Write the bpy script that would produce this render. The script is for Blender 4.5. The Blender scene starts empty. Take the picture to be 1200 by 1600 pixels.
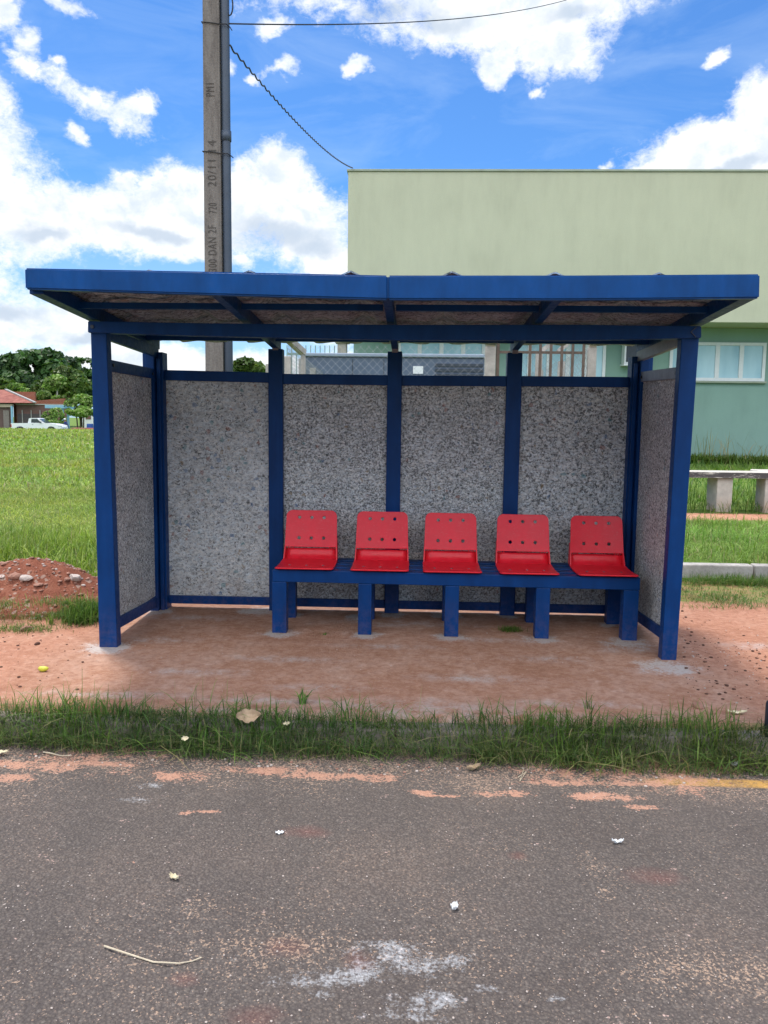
import bpy, bmesh, math, random
import numpy as np
from mathutils import Vector, Matrix, Quaternion
random.seed(7); rng = np.random.default_rng(7)
scene = bpy.context.scene
COL = scene.collection
R = math.radians

# ------------------------------------------------------------------ camera
CAMP = Vector((2.0636, -5.0876, 1.5)); FPX = 1258.74
PITCH, YAW, ROLL = R(6.4522), R(2.0878), R(0.7054)
_r = Vector((math.cos(YAW), math.sin(YAW), 0)); _f = Vector((-math.sin(YAW), math.cos(YAW), 0)); _u = Vector((0, 0, 1))
FWD = _f*math.cos(PITCH) - _u*math.sin(PITCH); UP0 = _u*math.cos(PITCH) + _f*math.sin(PITCH)
RGT = _r*math.cos(ROLL) + UP0*math.sin(ROLL); UPV = UP0*math.cos(ROLL) - _r*math.sin(ROLL)
cd = bpy.data.cameras.new('camera'); cam = bpy.data.objects.new('camera', cd); COL.objects.link(cam)
M4 = Matrix((RGT, UPV, -FWD)).transposed().to_4x4(); M4.translation = CAMP
cam.matrix_world = M4
cd.sensor_fit = 'VERTICAL'; cd.sensor_height = 32; cd.sensor_width = 24; cd.lens = FPX*32/1600
cd.clip_start = 0.05; cd.clip_end = 6000
scene.camera = cam

def ray(px, py):
    return FWD + RGT*((px-600)/FPX) + UPV*((800-py)/FPX)
def at(px, py, Y):
    """the place seen at a photo pixel on the upright plane y = Y"""
    d = ray(px, py); return CAMP + d*((Y-CAMP.y)/d.y)
def gz(px, py, z=0.0):
    d = ray(px, py); return CAMP + d*((z-CAMP.z)/d.z)
def px_of(p):
    v = Vector(p)-CAMP; z = v.dot(FWD); return 600+FPX*v.dot(RGT)/z, 800-FPX*v.dot(UPV)/z

# ------------------------------------------------------------------ light
scene.view_settings.view_transform = 'Standard'
scene.view_settings.look = 'None'
scene.view_settings.exposure = 0.88
scene.view_settings.gamma = 1
SUN_EL, SUN_AZ = R(72), R(-35)      # azimuth from +Y towards +X
sdir = Vector((math.sin(SUN_AZ)*math.cos(SUN_EL), math.cos(SUN_AZ)*math.cos(SUN_EL), math.sin(SUN_EL)))
sl = bpy.data.lights.new('sun', 'SUN'); sl.energy = 2.3; sl.angle = R(9.0); sl.color = (1, .95, .87)
so = bpy.data.objects.new('sun', sl); COL.objects.link(so); so.rotation_euler = sdir.to_track_quat('Z', 'Y').to_euler()
so.location = (0, 0, 30)

class NT:
    """small helper for node trees"""
    def __init__(s, nt): s.nt = nt; s.n = nt.nodes; s.l = nt.links
    def new(s, t, **k):
        n = s.n.new(t)
        for a, b in k.items(): setattr(n, a, b)
        return n
    def set(s, sock, v):
        if hasattr(v, 'links') or hasattr(v, 'is_linked'): s.l.new(v, sock)
        else: sock.default_value = v
    def math(s, op, a, b=None, c=None, clamp=False):
        n = s.new('ShaderNodeMath', operation=op, use_clamp=clamp); s.set(n.inputs[0], a)
        if b is not None: s.set(n.inputs[1], b)
        if c is not None: s.set(n.inputs[2], c)
        return n.outputs[0]
    def mix(s, f, a, b, mode='MIX'):
        n = s.new('ShaderNodeMix', data_type='RGBA', blend_type=mode)
        s.set(n.inputs[0], f)
        for i, v in ((6, a), (7, b)):
            if isinstance(v, tuple) and len(v) == 3: v = (*v, 1)
            s.set(n.inputs[i], v)
        return n.outputs[2]
    def ramp(s, f, stops, interp='LINEAR'):
        n = s.new('ShaderNodeValToRGB'); cr = n.color_ramp; cr.interpolation = interp
        while len(cr.elements) < len(stops): cr.elements.new(.5)
        for e, (p, c) in zip(cr.elements, stops):
            e.position = p
            if isinstance(c, (int, float)): c = (c, c, c)
            e.color = (*c[:3], 1)
        s.set(n.inputs[0], f); return n.outputs[0]
    def mr(s, v, a, b, c=0., d=1., smooth=False):
        n = s.new('ShaderNodeMapRange'); n.clamp = True
        if smooth: n.interpolation_type = 'SMOOTHSTEP'
        for i, x in enumerate((v, a, b, c, d)): s.set(n.inputs[i], x)
        return n.outputs[0]
    def noise(s, vec, scale, detail=4, rough=.55, dist=0, col=False):
        n = s.new('ShaderNodeTexNoise'); s.set(n.inputs['Vector'], vec)
        n.inputs['Scale'].default_value = scale; n.inputs['Detail'].default_value = detail
        n.inputs['Roughness'].default_value = rough; n.inputs['Distortion'].default_value = dist
        return n.outputs['Color' if col else 'Fac']
    def voro(s, vec, scale, feature='F1', out='Distance', rnd=1):
        n = s.new('ShaderNodeTexVoronoi', feature=feature); s.set(n.inputs['Vector'], vec)
        n.inputs['Scale'].default_value = scale; n.inputs['Randomness'].default_value = rnd
        return n.outputs[out]
    def mapping(s, vec, loc=(0, 0, 0), rot=(0, 0, 0), scale=(1, 1, 1), kind='POINT'):
        n = s.new('ShaderNodeMapping', vector_type=kind); s.set(n.inputs[0], vec)
        n.inputs[1].default_value = loc; n.inputs[2].default_value = rot; n.inputs[3].default_value = scale
        return n.outputs[0]

# world: Nishita sky with procedural clouds laid out by direction
w = bpy.data.worlds.new("World"); scene.world = w; w.use_nodes = True
T = NT(w.node_tree); T.n.clear()
out = T.new('ShaderNodeOutputWorld'); bg = T.new('ShaderNodeBackground'); T.l.new(bg.outputs[0], out.inputs[0])
bg.inputs[1].default_value = 0.10
sky = T.new('ShaderNodeTexSky', sky_type='NISHITA'); sky.sun_disc = False
sky.sun_elevation = SUN_EL; sky.sun_rotation = SUN_AZ; sky.altitude = 400; sky.air_density = 1.0; sky.dust_density = .6; sky.ozone_density = 2.0
tc = T.new('ShaderNodeTexCoord'); D3 = tc.outputs['Generated']
sx = T.new('ShaderNodeSeparateXYZ'); T.l.new(D3, sx.inputs[0])
az = T.math('ARCTAN2', sx.outputs[0], sx.outputs[1]); el = T.math('ARCSINE', sx.outputs[2])
cb = T.new('ShaderNodeCombineXYZ'); T.l.new(az, cb.inputs[0]); T.l.new(el, cb.inputs[1])
# warp the layout so the masses get cauliflower outlines
wn = T.noise(T.mapping(D3, scale=(1, 1, 1.2)), 9, 5, .6, 0, True)
wv = T.new('ShaderNodeVectorMath', operation='MULTIPLY_ADD'); T.l.new(wn, wv.inputs[0]); wv.inputs[1].default_value = (.085, .07, 0); T.l.new(cb.outputs[0], wv.inputs[2])
wo = T.new('ShaderNodeVectorMath', operation='SUBTRACT'); T.l.new(wv.outputs[0], wo.inputs[0]); wo.inputs[1].default_value = (.0425, .035, 0)
P = wo.outputs[0]
def dirof(px, py):
    d = ray(px, py).normalized(); return math.atan2(d.x, d.y), math.asin(d.z)
def blobs(lst, P):
    cur = None
    for b in lst:
        x, y, rx, ry = b[:4]; an = b[4] if len(b) > 4 else 0; wt = b[5] if len(b) > 5 else 1
        a, e = dirof(x, y); k = 1/FPX
        m = T.mapping(P, (a, e, 0), (0, 0, R(an)), (rx*k, ry*k, 1), 'TEXTURE')
        ln = T.new('ShaderNodeVectorMath', operation='LENGTH'); T.l.new(m, ln.inputs[0])
        v = T.math('SUBTRACT', 1.0*wt, T.math('MULTIPLY', ln.outputs['Value'], wt)) if wt != 1 else T.math('SUBTRACT', 1.0, ln.outputs['Value'])
        if cur is None: cur = v
        else:
            n = T.new('ShaderNodeMath', operation='SMOOTH_MAX'); T.l.new(cur, n.inputs[0]); T.l.new(v, n.inputs[1]); n.inputs[2].default_value = .35
            cur = n.outputs[0]
    return cur
BIG = [(-40, 285, 92, 100), (-60, 150, 50, 55), (55, 345, 118, 52), (190, 345, 150, 55), (290, 320, 70, 50), (390, 335, 110, 65),
       (428, 285, 52, 45), (480, 370, 80, 55), (515, 405, 45, 50), (255, 380, 120, 25), (1110, 235, 115, 38), (1195, 190, 55, 62), (1195, 255, 120, 40), (1040, 262, 60, 18),
       (800, 5, 240, 55), (860, 50, 80, 50, -25), (770, 95, 28, 28), (60, 505, 140, 45), (330, 580, 520, 34), (560, 480, 160, 60), (-150, 430, 150, 60),
       (1700, 300, 300, 90), (-700, 300, 350, 120)]
SMALL = [(145, 152, 80, 22, -22), (208, 156, 26, 14), (50, 66, 18, 30), (45, 103, 30, 14), (0, 22, 34, 26), (128, 205, 14, 22), (105, 0, 34, 14), (98, 97, 16, 10),
         (363, 95, 16, 18), (402, 116, 14, 10), (440, 104, 32, 10), (548, 112, 14, 9), (566, 106, 18, 8), (430, 48, 30, 12, 20), (500, 8, 110, 22), (850, 130, 12, 10), (950, 262, 9, 9), (1122, 102, 22, 10, 25),
         (195, 280, 22, 14), (365, 405, 30, 22)]
mB = blobs(BIG, P); mS = blobs(SMALL, P)
n1 = T.noise(T.mapping(D3, scale=(1, 1, 1.25)), 16, 9, .62, .25)
n2 = T.noise(T.mapping(D3, scale=(1, 1, 1.25)), 55, 6, .65, .6)
dn = T.math('ADD', T.math('MULTIPLY', T.math('SUBTRACT', n1, .5), 2.6), T.math('MULTIPLY', T.math('SUBTRACT', n2, .5), 1.25))
denB = T.math('ADD', T.math('MULTIPLY', mB, 2.2), dn)
denS = T.math('SUBTRACT', T.math('ADD', T.math('MULTIPLY', mS, 1.3), T.math('MULTIPLY', dn, 1.25)), .12)
den = T.math('MAXIMUM', denB, denS)
n4 = T.noise(T.mapping(D3, scale=(1, 1, 1.6)), 130, 5, .7, .8)
cov = T.mr(T.math('ADD', den, T.math('MULTIPLY', T.math('SUBTRACT', n4, .5), .9)), -.30, .95, 0, 1, True)
# thin high veil
vn = T.noise(T.mapping(D3, rot=(0, R(12), 0), scale=(1, 1, 3.2)), 5, 7, .6, .8)
veil = T.math('MULTIPLY', T.mr(vn, .46, .82), .30)
lowhaze = T.mr(el, .0, .27, .55, 0)
veil2 = T.math('MAXIMUM', veil, lowhaze)
# relief: compare the noise with the same noise a little sunwards (higher)
def up(s):
    n = T.new('ShaderNodeVectorMath', operation='ADD'); T.l.new(D3, n.inputs[0]); n.inputs[1].default_value = (-.004, 0, s); return n.outputs[0]
n1u = T.noise(T.mapping(up(.016), scale=(1, 1, 1.25)), 16, 5, .62, .25)
rel = T.mr(T.math('SUBTRACT', n1, n1u), -.10, .08, 0, 1)
dark = blobs([(430, 378, 120, 26), (500, 392, 60, 20), (235, 362, 80, 16), (15, 480, 50, 18), (70, 365, 60, 14), (690, 30, 60, 20), (1150, 262, 90, 12), (900, 20, 70, 16), (130, 530, 60, 14), (600, 20, 80, 20)], P)
dk = T.mr(T.math('ADD', dark, T.math('MULTIPLY', T.math('SUBTRACT', n1, .5), 1.2)), 0, .8, 0, 1, True)
n3 = T.noise(T.mapping(D3, scale=(1, 1, 1.4)), 34, 6, .6, .3)
rel = T.math('ADD', T.math('MULTIPLY', rel, .62), T.math('MULTIPLY', T.mr(n3, .36, .60), .38))
ccol = T.mix(rel, (4.3, 4.85, 5.5), (6.5, 6.5, 6.45))
ccol = T.mix(T.mr(den, .1, .9), (6.2, 6.4, 6.6), ccol)
ccol = T.mix(T.math('MULTIPLY', dk, .85), ccol, (3.3, 3.9, 4.7))
# clear-sky colour, a little deeper blue as seen away from the sun
skc = T.mix(1.0, sky.outputs[0], (.37, .66, .98), 'MULTIPLY')
c0 = T.mix(veil2, skc, (3.9, 5.0, 6.3))
c1 = T.mix(cov, c0, ccol)
back_fill = T.math('MULTIPLY', T.math('MULTIPLY', T.mr(sx.outputs[1], .05, -.25), T.mr(T.noise(D3, 2.6, 5, .6), .36, .54)), T.mr(el, .18, .55, .12, 1))  # unseen bright cloud behind the camera, added as fill light
c1 = T.mix(back_fill, c1, (16.5, 16.8, 17.4))
T.l.new(c1, bg.inputs[0])

# ------------------------------------------------------------------ helpers
def link(o, parent=None):
    COL.objects.link(o)
    if parent is not None: o.parent = parent
    return o
def tag(o, label=None, cat=None, group=None, kind=None):
    if label: o['label'] = label
    if cat: o['category'] = cat
    if group: o['group'] = group
    if kind: o['kind'] = kind
    return o
def empty(name, loc, label, cat, group=None):
    o = bpy.data.objects.new(name, None); o.empty_display_size = .2; link(o); o.location = loc
    return tag(o, label, cat, group)

class MB:
    def __init__(s): s.bm = bmesh.new()
    def hull8(s, v, bev=0):
        bm = s.bm if not bev else bmesh.new()
        q = [bm.verts.new(p) for p in v]
        for f in ((0, 3, 2, 1), (4, 5, 6, 7), (0, 1, 5, 4), (1, 2, 6, 5), (2, 3, 7, 6), (3, 0, 4, 7)): bm.faces.new([q[i] for i in f])
        if bev:
            bmesh.ops.bevel(bm, geom=list(bm.edges), offset=bev, segments=2, affect='EDGES', profile=.5)
            me = bpy.data.meshes.new('tmp'); bm.to_mesh(me); bm.free(); s.bm.from_mesh(me); bpy.data.meshes.remove(me)
        return s
    def box(s, x0, x1, y0, y1, z0, z1, bev=0):
        return s.hull8([(x0, y0, z0), (x1, y0, z0), (x1, y1, z0), (x0, y1, z0), (x0, y0, z1), (x1, y0, z1), (x1, y1, z1), (x0, y1, z1)], bev)
    def bar(s, a, b, w, h, up=(0, 0, 1), bev=0):
        """box section along a-b; w sideways, h along up"""
        a, b = Vector(a), Vector(b); d = (b-a).normalized(); side = d.cross(Vector(up)).normalized(); u = side.cross(d)
        v = []
        for e in (a, b):
            for i, j in ((-1, -1), (1, -1), (1, 1), (-1, 1)): v.append(e + side*(w/2*i) + u*(h/2*j))
        return s.hull8([v[0], v[1], v[2], v[3], v[4], v[5], v[6], v[7]], bev)
    def tube(s, pts, r, n=8, cap=True):
        pts = [Vector(p) for p in pts]; rs = r if isinstance(r, (list, tuple)) else [r]*len(pts); rings = []
        ref = Vector((0, 0, 1))
        for i, p in enumerate(pts):
            d = (pts[min(i+1, len(pts)-1)]-pts[max(i-1, 0)]).normalized()
            if abs(d.dot(ref)) > .95: ref = Vector((1, 0, 0)) if abs(d.x) < .9 else Vector((0, 1, 0))
            a = d.cross(ref).normalized(); b = d.cross(a)
            rings.append([s.bm.verts.new(p + (a*math.cos(t*2*math.pi/n)+b*math.sin(t*2*math.pi/n))*rs[i]) for t in range(n)])
        for A, B in zip(rings, rings[1:]):
            for t in range(n): s.bm.faces.new((A[t], A[(t+1) % n], B[(t+1) % n], B[t]))
        if cap: s.bm.faces.new(rings[0][::-1]); s.bm.faces.new(rings[-1])
        return s
    def prism(s, poly, axis_vec, flip=False):
        av = Vector(axis_vec); a = [s.bm.verts.new(p) for p in poly]; b = [s.bm.verts.new(Vector(p)+av) for p in poly]; n = len(poly)
        s.bm.faces.new(a[::-1]); s.bm.faces.new(b)
        for i in range(n): s.bm.faces.new((a[i], a[(i+1) % n], b[(i+1) % n], b[i]))
        return s
    def lathe(s, prof, c=(0, 0, 0), n=20):
        c = Vector(c); rings = []
        for r, z in prof: rings.append([s.bm.verts.new(c+Vector((r*math.cos(t*2*math.pi/n), r*math.sin(t*2*math.pi/n), z))) for t in range(n)])
        for A, B in zip(rings, rings[1:]):
            for t in range(n): s.bm.faces.new((A[t], A[(t+1) % n], B[(t+1) % n], B[t]))
        s.bm.faces.new(rings[0][::-1]); s.bm.faces.new(rings[-1]); return s
    def build(s, name, mat, parent=None, smooth=False, recalc=True, local=False):
        if recalc: bmesh.ops.recalc_face_normals(s.bm, faces=list(s.bm.faces))
        me = bpy.data.meshes.new(name); s.bm.to_mesh(me); s.bm.free(); me.materials.append(mat)
        if smooth: me.polygons.foreach_set('use_smooth', [True]*len(me.polygons))
        o = bpy.data.objects.new(name, me); link(o, parent)
        if parent is not None and not local and any(abs(c) > 1e-9 for c in parent_loc(parent)):
            off = parent_loc(parent); me.transform(Matrix.Translation(-off))
        return o
def parent_loc(p):
    v = Vector((0, 0, 0))
    while p is not None: v = v + p.location; p = p.parent
    return v

def mat(name, base=(.5, .5, .5), rough=.6, metal=0, spec=.5):
    m = bpy.data.materials.new(name); m.use_nodes = True
    t = NT(m.node_tree); b = t.n['Principled BSDF']
    b.inputs['Base Color'].default_value = (*base, 1); b.inputs['Roughness'].default_value = rough; b.inputs['Metallic'].default_value = metal
    b.inputs['Specular IOR Level'].default_value = spec
    t.b = b; t.obj = t.new('ShaderNodeTexCoord').outputs['Object']; m_t[m.name] = t
    return m, t
m_t = {}
def bump(t, h, strength=.3, dist=.01):
    n = t.new('ShaderNodeBump'); n.inputs['Strength'].default_value = strength; n.inputs['Distance'].default_value = dist
    t.set(n.inputs['Height'], h); t.l.new(n.outputs[0], t.b.inputs['Normal'])
def simple(name, base, rough=.7, var=.25, scale=8, bmp=0, metal=0, bscale=60, spec=.5):
    m, t = mat(name, base, rough, metal, spec)
    n = t.noise(t.obj, scale, 6, .6); n2 = t.noise(t.obj, scale*9, 4, .6)
    f = t.math('ADD', t.math('MULTIPLY', n, .7), t.math('MULTIPLY', n2, .3))
    lo = tuple(c*(1-var) for c in base); hi = tuple(min(1, c*(1+var)) for c in base)
    t.l.new(t.ramp(f, [(.3, lo), (.7, hi)]), t.b.inputs['Base Color'])
    if bmp: bump(t, t.noise(t.obj, bscale, 5, .65), bmp, .01)
    return m

# blue enamel on steel, hand painted
def blue_paint(name, base=(.0004, .036, .150), rough=.40):
    m, t = mat(name, base, rough, 0, .2)
    n = t.noise(t.mapping(t.obj, scale=(3, 3, 1)), 3, 6, .6); n2 = t.noise(t.obj, 40, 4, .6)
    c = t.mix(t.mr(n, .35, .7), tuple(x*.82 for x in base), tuple(x*1.2 for x in base))
    dust = t.mr(t.math('ADD', t.math('MULTIPLY', n2, .5), t.math('MULTIPLY', n, .5)), .55, .75, 0, .10)
    c = t.mix(t.math('MULTIPLY', dust, .6), c, (.08, .12, .18)); wz = t.new('ShaderNodeSeparateXYZ'); t.l.new(t.obj, wz.inputs[0])
    splash = t.math('MULTIPLY', t.mr(wz.outputs[2], .30, .0), t.mr(t.noise(t.obj, 26, 5, .7), .42, .62))
    c = t.mix(t.math('MULTIPLY', splash, .12), c, (.30, .16, .11)); t.l.new(c, t.b.inputs['Base Color'])
    t.l.new(t.mr(n2, .3, .7, rough-.08, rough+.14), t.b.inputs['Roughness'])
    bump(t, t.math('ADD', n2, t.math('MULTIPLY', n, 2)), .12, .003)
    return m
BLUE = blue_paint('blue_enamel')
BLUEF = blue_paint('blue_enamel_skylit', (.002, .055, .205), .36)  # brighter copy of the enamel: sky light on the fascia put into its colour
STEEL = simple('worn_grey_steel', (.17, .19, .22), .45, .3, 12, .2)
BOLT = simple('dark_bolt', (.03, .035, .05), .4, .2, 30)

def chipboard(name, sc=1.0, dim=1.0, thr=0., lift=0., fleck=.968, tnt=((1.0, .985, .95), (.92, .99, 1.07))):
    """pressed board of shredded cartons"""
    m, t = mat(name, (.4, .4, .4), .62, 0, .35)
    v = t.noise(t.obj, 22, 3, .5, 0, True)
    wv = t.new('ShaderNodeVectorMath', operation='MULTIPLY_ADD'); t.l.new(v, wv.inputs[0]); wv.inputs[1].default_value = (.03, .03, .03); t.l.new(t.obj, wv.inputs[2])
    p = wv.outputs[0]
    vr = t.voro(p, 80*sc, 'F1', 'Color'); vs = t.new('ShaderNodeSeparateColor'); t.l.new(vr, vs.inputs[0])
    vr2 = t.voro(t.mapping(p, rot=(.5, .6, .9), scale=(1, 2.2, 2.2)), 45*sc, 'F1', 'Color'); vs2 = t.new('ShaderNodeSeparateColor'); t.l.new(vr2, vs2.inputs[0])
    fine = t.noise(p, 120*sc, 5, .75, .6); mid = t.noise(p, 66*sc, 5, .72, .8); clus = t.noise(t.obj, 7, 4, .6)
    a = t.ramp(vs.outputs[0], [(0, .12+lift), (.12, .30+lift), (.3, .52+lift), (.6, .68), (1, .84)])
    b = t.ramp(vs2.outputs[1], [(0, .16+lift), (.16, .36+lift), (.5, .62), (1, .80)])
    c = t.mix(.5, a, b)
    th = t.math('ADD', .455+thr, t.math('MULTIPLY', t.math('SUBTRACT', clus, .5), .16))
    c = t.mix(t.math('MULTIPLY', t.mr(t.math('SUBTRACT', mid, th), .012, -.03), .85), c, (.055, .052, .05))
    c = t.mix(t.math('MULTIPLY', t.mr(fine, .42, .34), .8), c, (.05, .05, .05))
    tint = t.mix(vs2.outputs[0], *tnt); c = t.mix(1., c, tint, 'MULTIPLY')
    # rare coloured flecks of print
    fl = t.voro(p, 42*sc, 'F1', 'Color'); fs = t.new('ShaderNodeSeparateColor'); t.l.new(fl, fs.inputs[0])
    hue = t.ramp(fs.outputs[1], [(0, (.02, .12, .30)), (.25, (.02, .22, .25)), (.5, (.35, .10, .05)), (.75, (.30, .18, .05)), (1, (.05, .18, .08))], 'CONSTANT')
    c = t.mix(t.math('MULTIPLY', t.mr(fs.outputs[0], fleck, fleck+.004), .45), c, hue)
    big = t.noise(t.obj, 2.3, 5, .6)
    c = t.mix(t.mr(big, .35, .75, 0, .28), c, t.mix(1., c, (.62, .60, .56), 'MULTIPLY'))
    wz = t.new('ShaderNodeSeparateXYZ'); t.l.new(t.obj, wz.inputs[0])
    mud = t.math('MULTIPLY', t.mr(wz.outputs[2], .34, .06), t.mr(t.noise(t.mapping(t.obj, scale=(2.2, 2.2, .7)), 4, 5, .6), .38, .66))
    c = t.mix(t.math('MULTIPLY', mud, .55), c, (.30, .20, .15))
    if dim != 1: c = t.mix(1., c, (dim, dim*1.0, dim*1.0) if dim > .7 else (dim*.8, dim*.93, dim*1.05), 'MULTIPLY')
    t.l.new(c, t.b.inputs['Base Color'])
    bump(t, t.math('ADD', vs.outputs[0], fine), .35, .004)
    return m
CT = ((1.03, .99, .91), (.92, .98, 1.0))
BOARD = chipboard('carton_chipboard', 1.15, 1.06, .018, -.04, .985, CT); BOARDL = chipboard('carton_chipboard_smooth', .9, .96, -.028, .10, .957, CT); BOARDR = chipboard('carton_chipboard_coarse', .9, 1.02, .012, 0., .98, CT)
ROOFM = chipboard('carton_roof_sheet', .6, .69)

# ------------------------------------------------------------------ the ground
def vnoise(x, y, s, seed=0, oct=4):
    """value noise on arrays"""
    out = np.zeros(np.broadcast(x, y).shape); amp = 1; tot = 0
    for o in range(oct):
        X = x*s+seed*17.3+o*5.1; Y = y*s+seed*9.7+o*3.3
        xi = np.floor(X).astype(np.int64); yi = np.floor(Y).astype(np.int64); fx = X-xi; fy = Y-yi
        fx = fx*fx*(3-2*fx); fy = fy*fy*(3-2*fy)
        def h(a, b):
            n = (a*374761393+b*668265263+seed*144665+o*977) & 0x7fffffff
            n = ((n ^ (n >> 13))*1274126177) & 0x7fffffff
            return ((n ^ (n >> 16)) & 0xffff)/65535.
        v = (h(xi, yi)*(1-fx)+h(xi+1, yi)*fx)*(1-fy)+(h(xi, yi+1)*(1-fx)+h(xi+1, yi+1)*fx)*fy
        out += v*amp; tot += amp; amp *= .5; s *= 2.03
    return out/tot
def sst(a, b, x):
    t = np.clip((x-a)/(b-a), 0, 1); return t*t*(3-2*t)
KY = -1.22                      # outer face of the kerb
BEDX, BEDY = 3.2, 2.62          # raised bed on the right
def ter(x, y):
    x = np.asarray(x, float); y = np.asarray(y, float)
    z = .012*(vnoise(x, y, .9, 1)-.5) + .010*(vnoise(x, y, 9, 2)-.5)
    calm = sst(-.3, .1, x)*sst(4.1, 3.7, x)*sst(1.5, 1.2, y)
    z = z*(1-.75*calm)
    z += .10*sst(2.2, 6, y)*(vnoise(x, y, .35, 3)-.5)*sst(1.2, -1, x)
    z += .42*sst(18, 52, y)*sst(70, 60, y)*sst(5, -4, x)
    bed = sst(BEDX-.05, BEDX+.05, x)*sst(BEDY+.05, BEDY+.12, y)
    z += bed*(.15 + .05*sst(3, 9, y) + .04*sst(14, 24, y))
    z = np.where(y < KY+.13, -.22, z)
    return z
def tz(x, y): return float(ter(np.array([x]), np.array([y]))[0])

def axis(segs):
    a = []
    for s0, s1, st in segs:
        n = max(1, int(round((s1-s0)/st))); a += list(np.linspace(s0, s1, n, endpoint=False))
    a.append(segs[-1][1]); return np.array(a)
def grid(name, xs, ys, zf, m, attrs=None):
    X, Y = np.meshgrid(xs, ys); Z = zf(X, Y) if callable(zf) else np.full(X.shape, zf)
    nx, ny = len(xs), len(ys); co = np.stack([X, Y, Z], -1).reshape(-1, 3).astype(np.float32)
    i = np.arange(nx-1)[None, :]+np.arange(ny-1)[:, None]*nx
    f = np.stack([i, i+1, i+1+nx, i+nx], -1).reshape(-1).astype(np.int32)
    me = bpy.data.meshes.new(name); nf = (nx-1)*(ny-1)
    me.vertices.add(len(co)); me.vertices.foreach_set('co', co.ravel())
    me.loops.add(nf*4); me.loops.foreach_set('vertex_index', f)
    me.polygons.add(nf); me.polygons.foreach_set('loop_start', np.arange(nf, dtype=np.int32)*4)
    me.update(calc_edges=True); me.polygons.foreach_set('use_smooth', np.ones(nf, bool)); me.materials.append(m)
    for k, v in (attrs(X, Y) if attrs else {}).items():
        a = me.attributes.new(k, 'FLOAT', 'POINT'); a.data.foreach_set('value', v.reshape(-1).astype(np.float32))
    return link(bpy.data.objects.new(name, me))

def spot(X, Y, px, py, r, z=0, ry=None, soft=.35):
    p = gz(px, py, z); d = np.sqrt(((X-p.x)/r)**2+((Y-p.y)/(ry or r))**2)
    return np.clip((1+soft-d)/(2*soft), 0, 1)
FOOT = [(168, 1012, .17), (1044, 1042, .18), (436, 990, .13), (570, 993, .12), (705, 995, .12), (846, 999, .12), (983, 1006, .16),
        (455, 960, .10), (611, 960, .12), (790, 962, .10), (828, 970, .08), (950, 976, .08), (250, 955, .12), (430, 952, .10), (400, 955, .16), (560, 965, .12), (700, 962, .14)]
WASH = [(650, 1105, .50, .10), (740, 1060, .30, .07), (500, 1075, .25, .05), (1045, 1048, .20, .07), (640, 975, .5, .08), (300, 965, .35, .08), (860, 1030, .25, .06), (250, 1000, .22, .07), (1180, 1010, .2, .08),
        (300, 1050, .3, .05), (420, 1095, .4, .05), (560, 1120, .6, .06), (980, 1015, .2, .08), (700, 1115, .8, .05), (900, 1100, .3, .05), (180, 1085, .4, .05), (600, 1010, .3, .05), (450, 1030, .3, .06), (760, 1000, .25, .05), (350, 1110, .5, .04)]
def g_attr(X, Y):
    cem = np.zeros(X.shape)
    for a in FOOT: cem = np.maximum(cem, spot(X+.05*(vnoise(X, Y, 7, 55)-.5), Y+.05*(vnoise(X, Y, 7, 56)-.5), *a[:3], soft=.45))
    wa = np.zeros(X.shape)
    for px, py, rx, ry in WASH: wa = np.maximum(wa, spot(X, Y, px, py, rx, 0, ry, .6))
    n = vnoise(X, Y, 1.3, 5); n2 = vnoise(X, Y, .25, 6)
    # where grass covers the soil
    left = sst(-.02, -.35, X+.35*(n-.5))*sst(.55, 1.25, Y+.9*(n-.5)-.25)
    g = np.maximum(left, sst(1.75, 2.15, Y+.5*(n-.5)))
    g = np.maximum(g, .55*sst(1.35, 1.9, Y+.3*(n-.5))*sst(3.95, 4.3, X))
    g = np.where((X > 3.9)&(Y < 2.66)&(Y > 0), np.minimum(g, .55), g)
    path = np.exp(-((Y-6.55-.15*(n2-.5)*4)/.42)**2)*sst(2.5, 3.2, X)     # worn path before the concrete bench
    g = g*(1-path)
    g = np.maximum(g, sst(-1.05, -1.14, Y+.14*(n-.5))*.55)
    pad = sst(-.35, .05, X+.3*(n-.5))*sst(4.05, 3.75, X+.2*(n-.5))*sst(1.45, 1.2, Y)
    return {'cement': cem, 'wash': wa, 'grassy': g, 'pad': pad}
m, t = mat('red_soil_ground', (.3, .12, .07), .95, 0, .15); GROUND = m
def attr(t, n):
    a = t.new('ShaderNodeAttribute', attribute_name=n); return a.outputs['Fac']
N1 = t.noise(t.obj, 1.7, 6, .6); N2 = t.noise(t.obj, 9, 6, .65); N3 = t.noise(t.obj, 60, 5, .7); N4 = t.noise(t.obj, 240, 3, .7)
soil = t.ramp(t.math('ADD', t.math('MULTIPLY', N1, .55), t.math('MULTIPLY', N2, .45)), [(.3, (.38, .17, .10)), (.5, (.50, .24, .15)), (.7, (.58, .33, .22))])
padc = t.ramp(t.math('ADD', t.math('MULTIPLY', N1, .5), t.math('MULTIPLY', N2, .5)), [(.32, (.35, .165, .095)), (.47, (.45, .235, .15)), (.6, (.53, .32, .23)), (.72, (.62, .47, .39))])
c = t.mix(attr(t, 'pad'), soil, padc)
fleck = t.mr(N4, .57, .68); c = t.mix(t.math('MULTIPLY', fleck, .6), c, (.62, .48, .40))
N5 = t.noise(t.obj, 24, 6, .7, .6); c = t.mix(t.mr(N5, .55, .36, 0, .42), c, (.24, .10, .065)); c = t.mix(t.mr(N5, .56, .72, 0, .4), c, (.62, .45, .36))
dk = t.mr(N3, .38, .27); c = t.mix(t.math('MULTIPLY', dk, .55), c, (.13, .055, .035))
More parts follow.
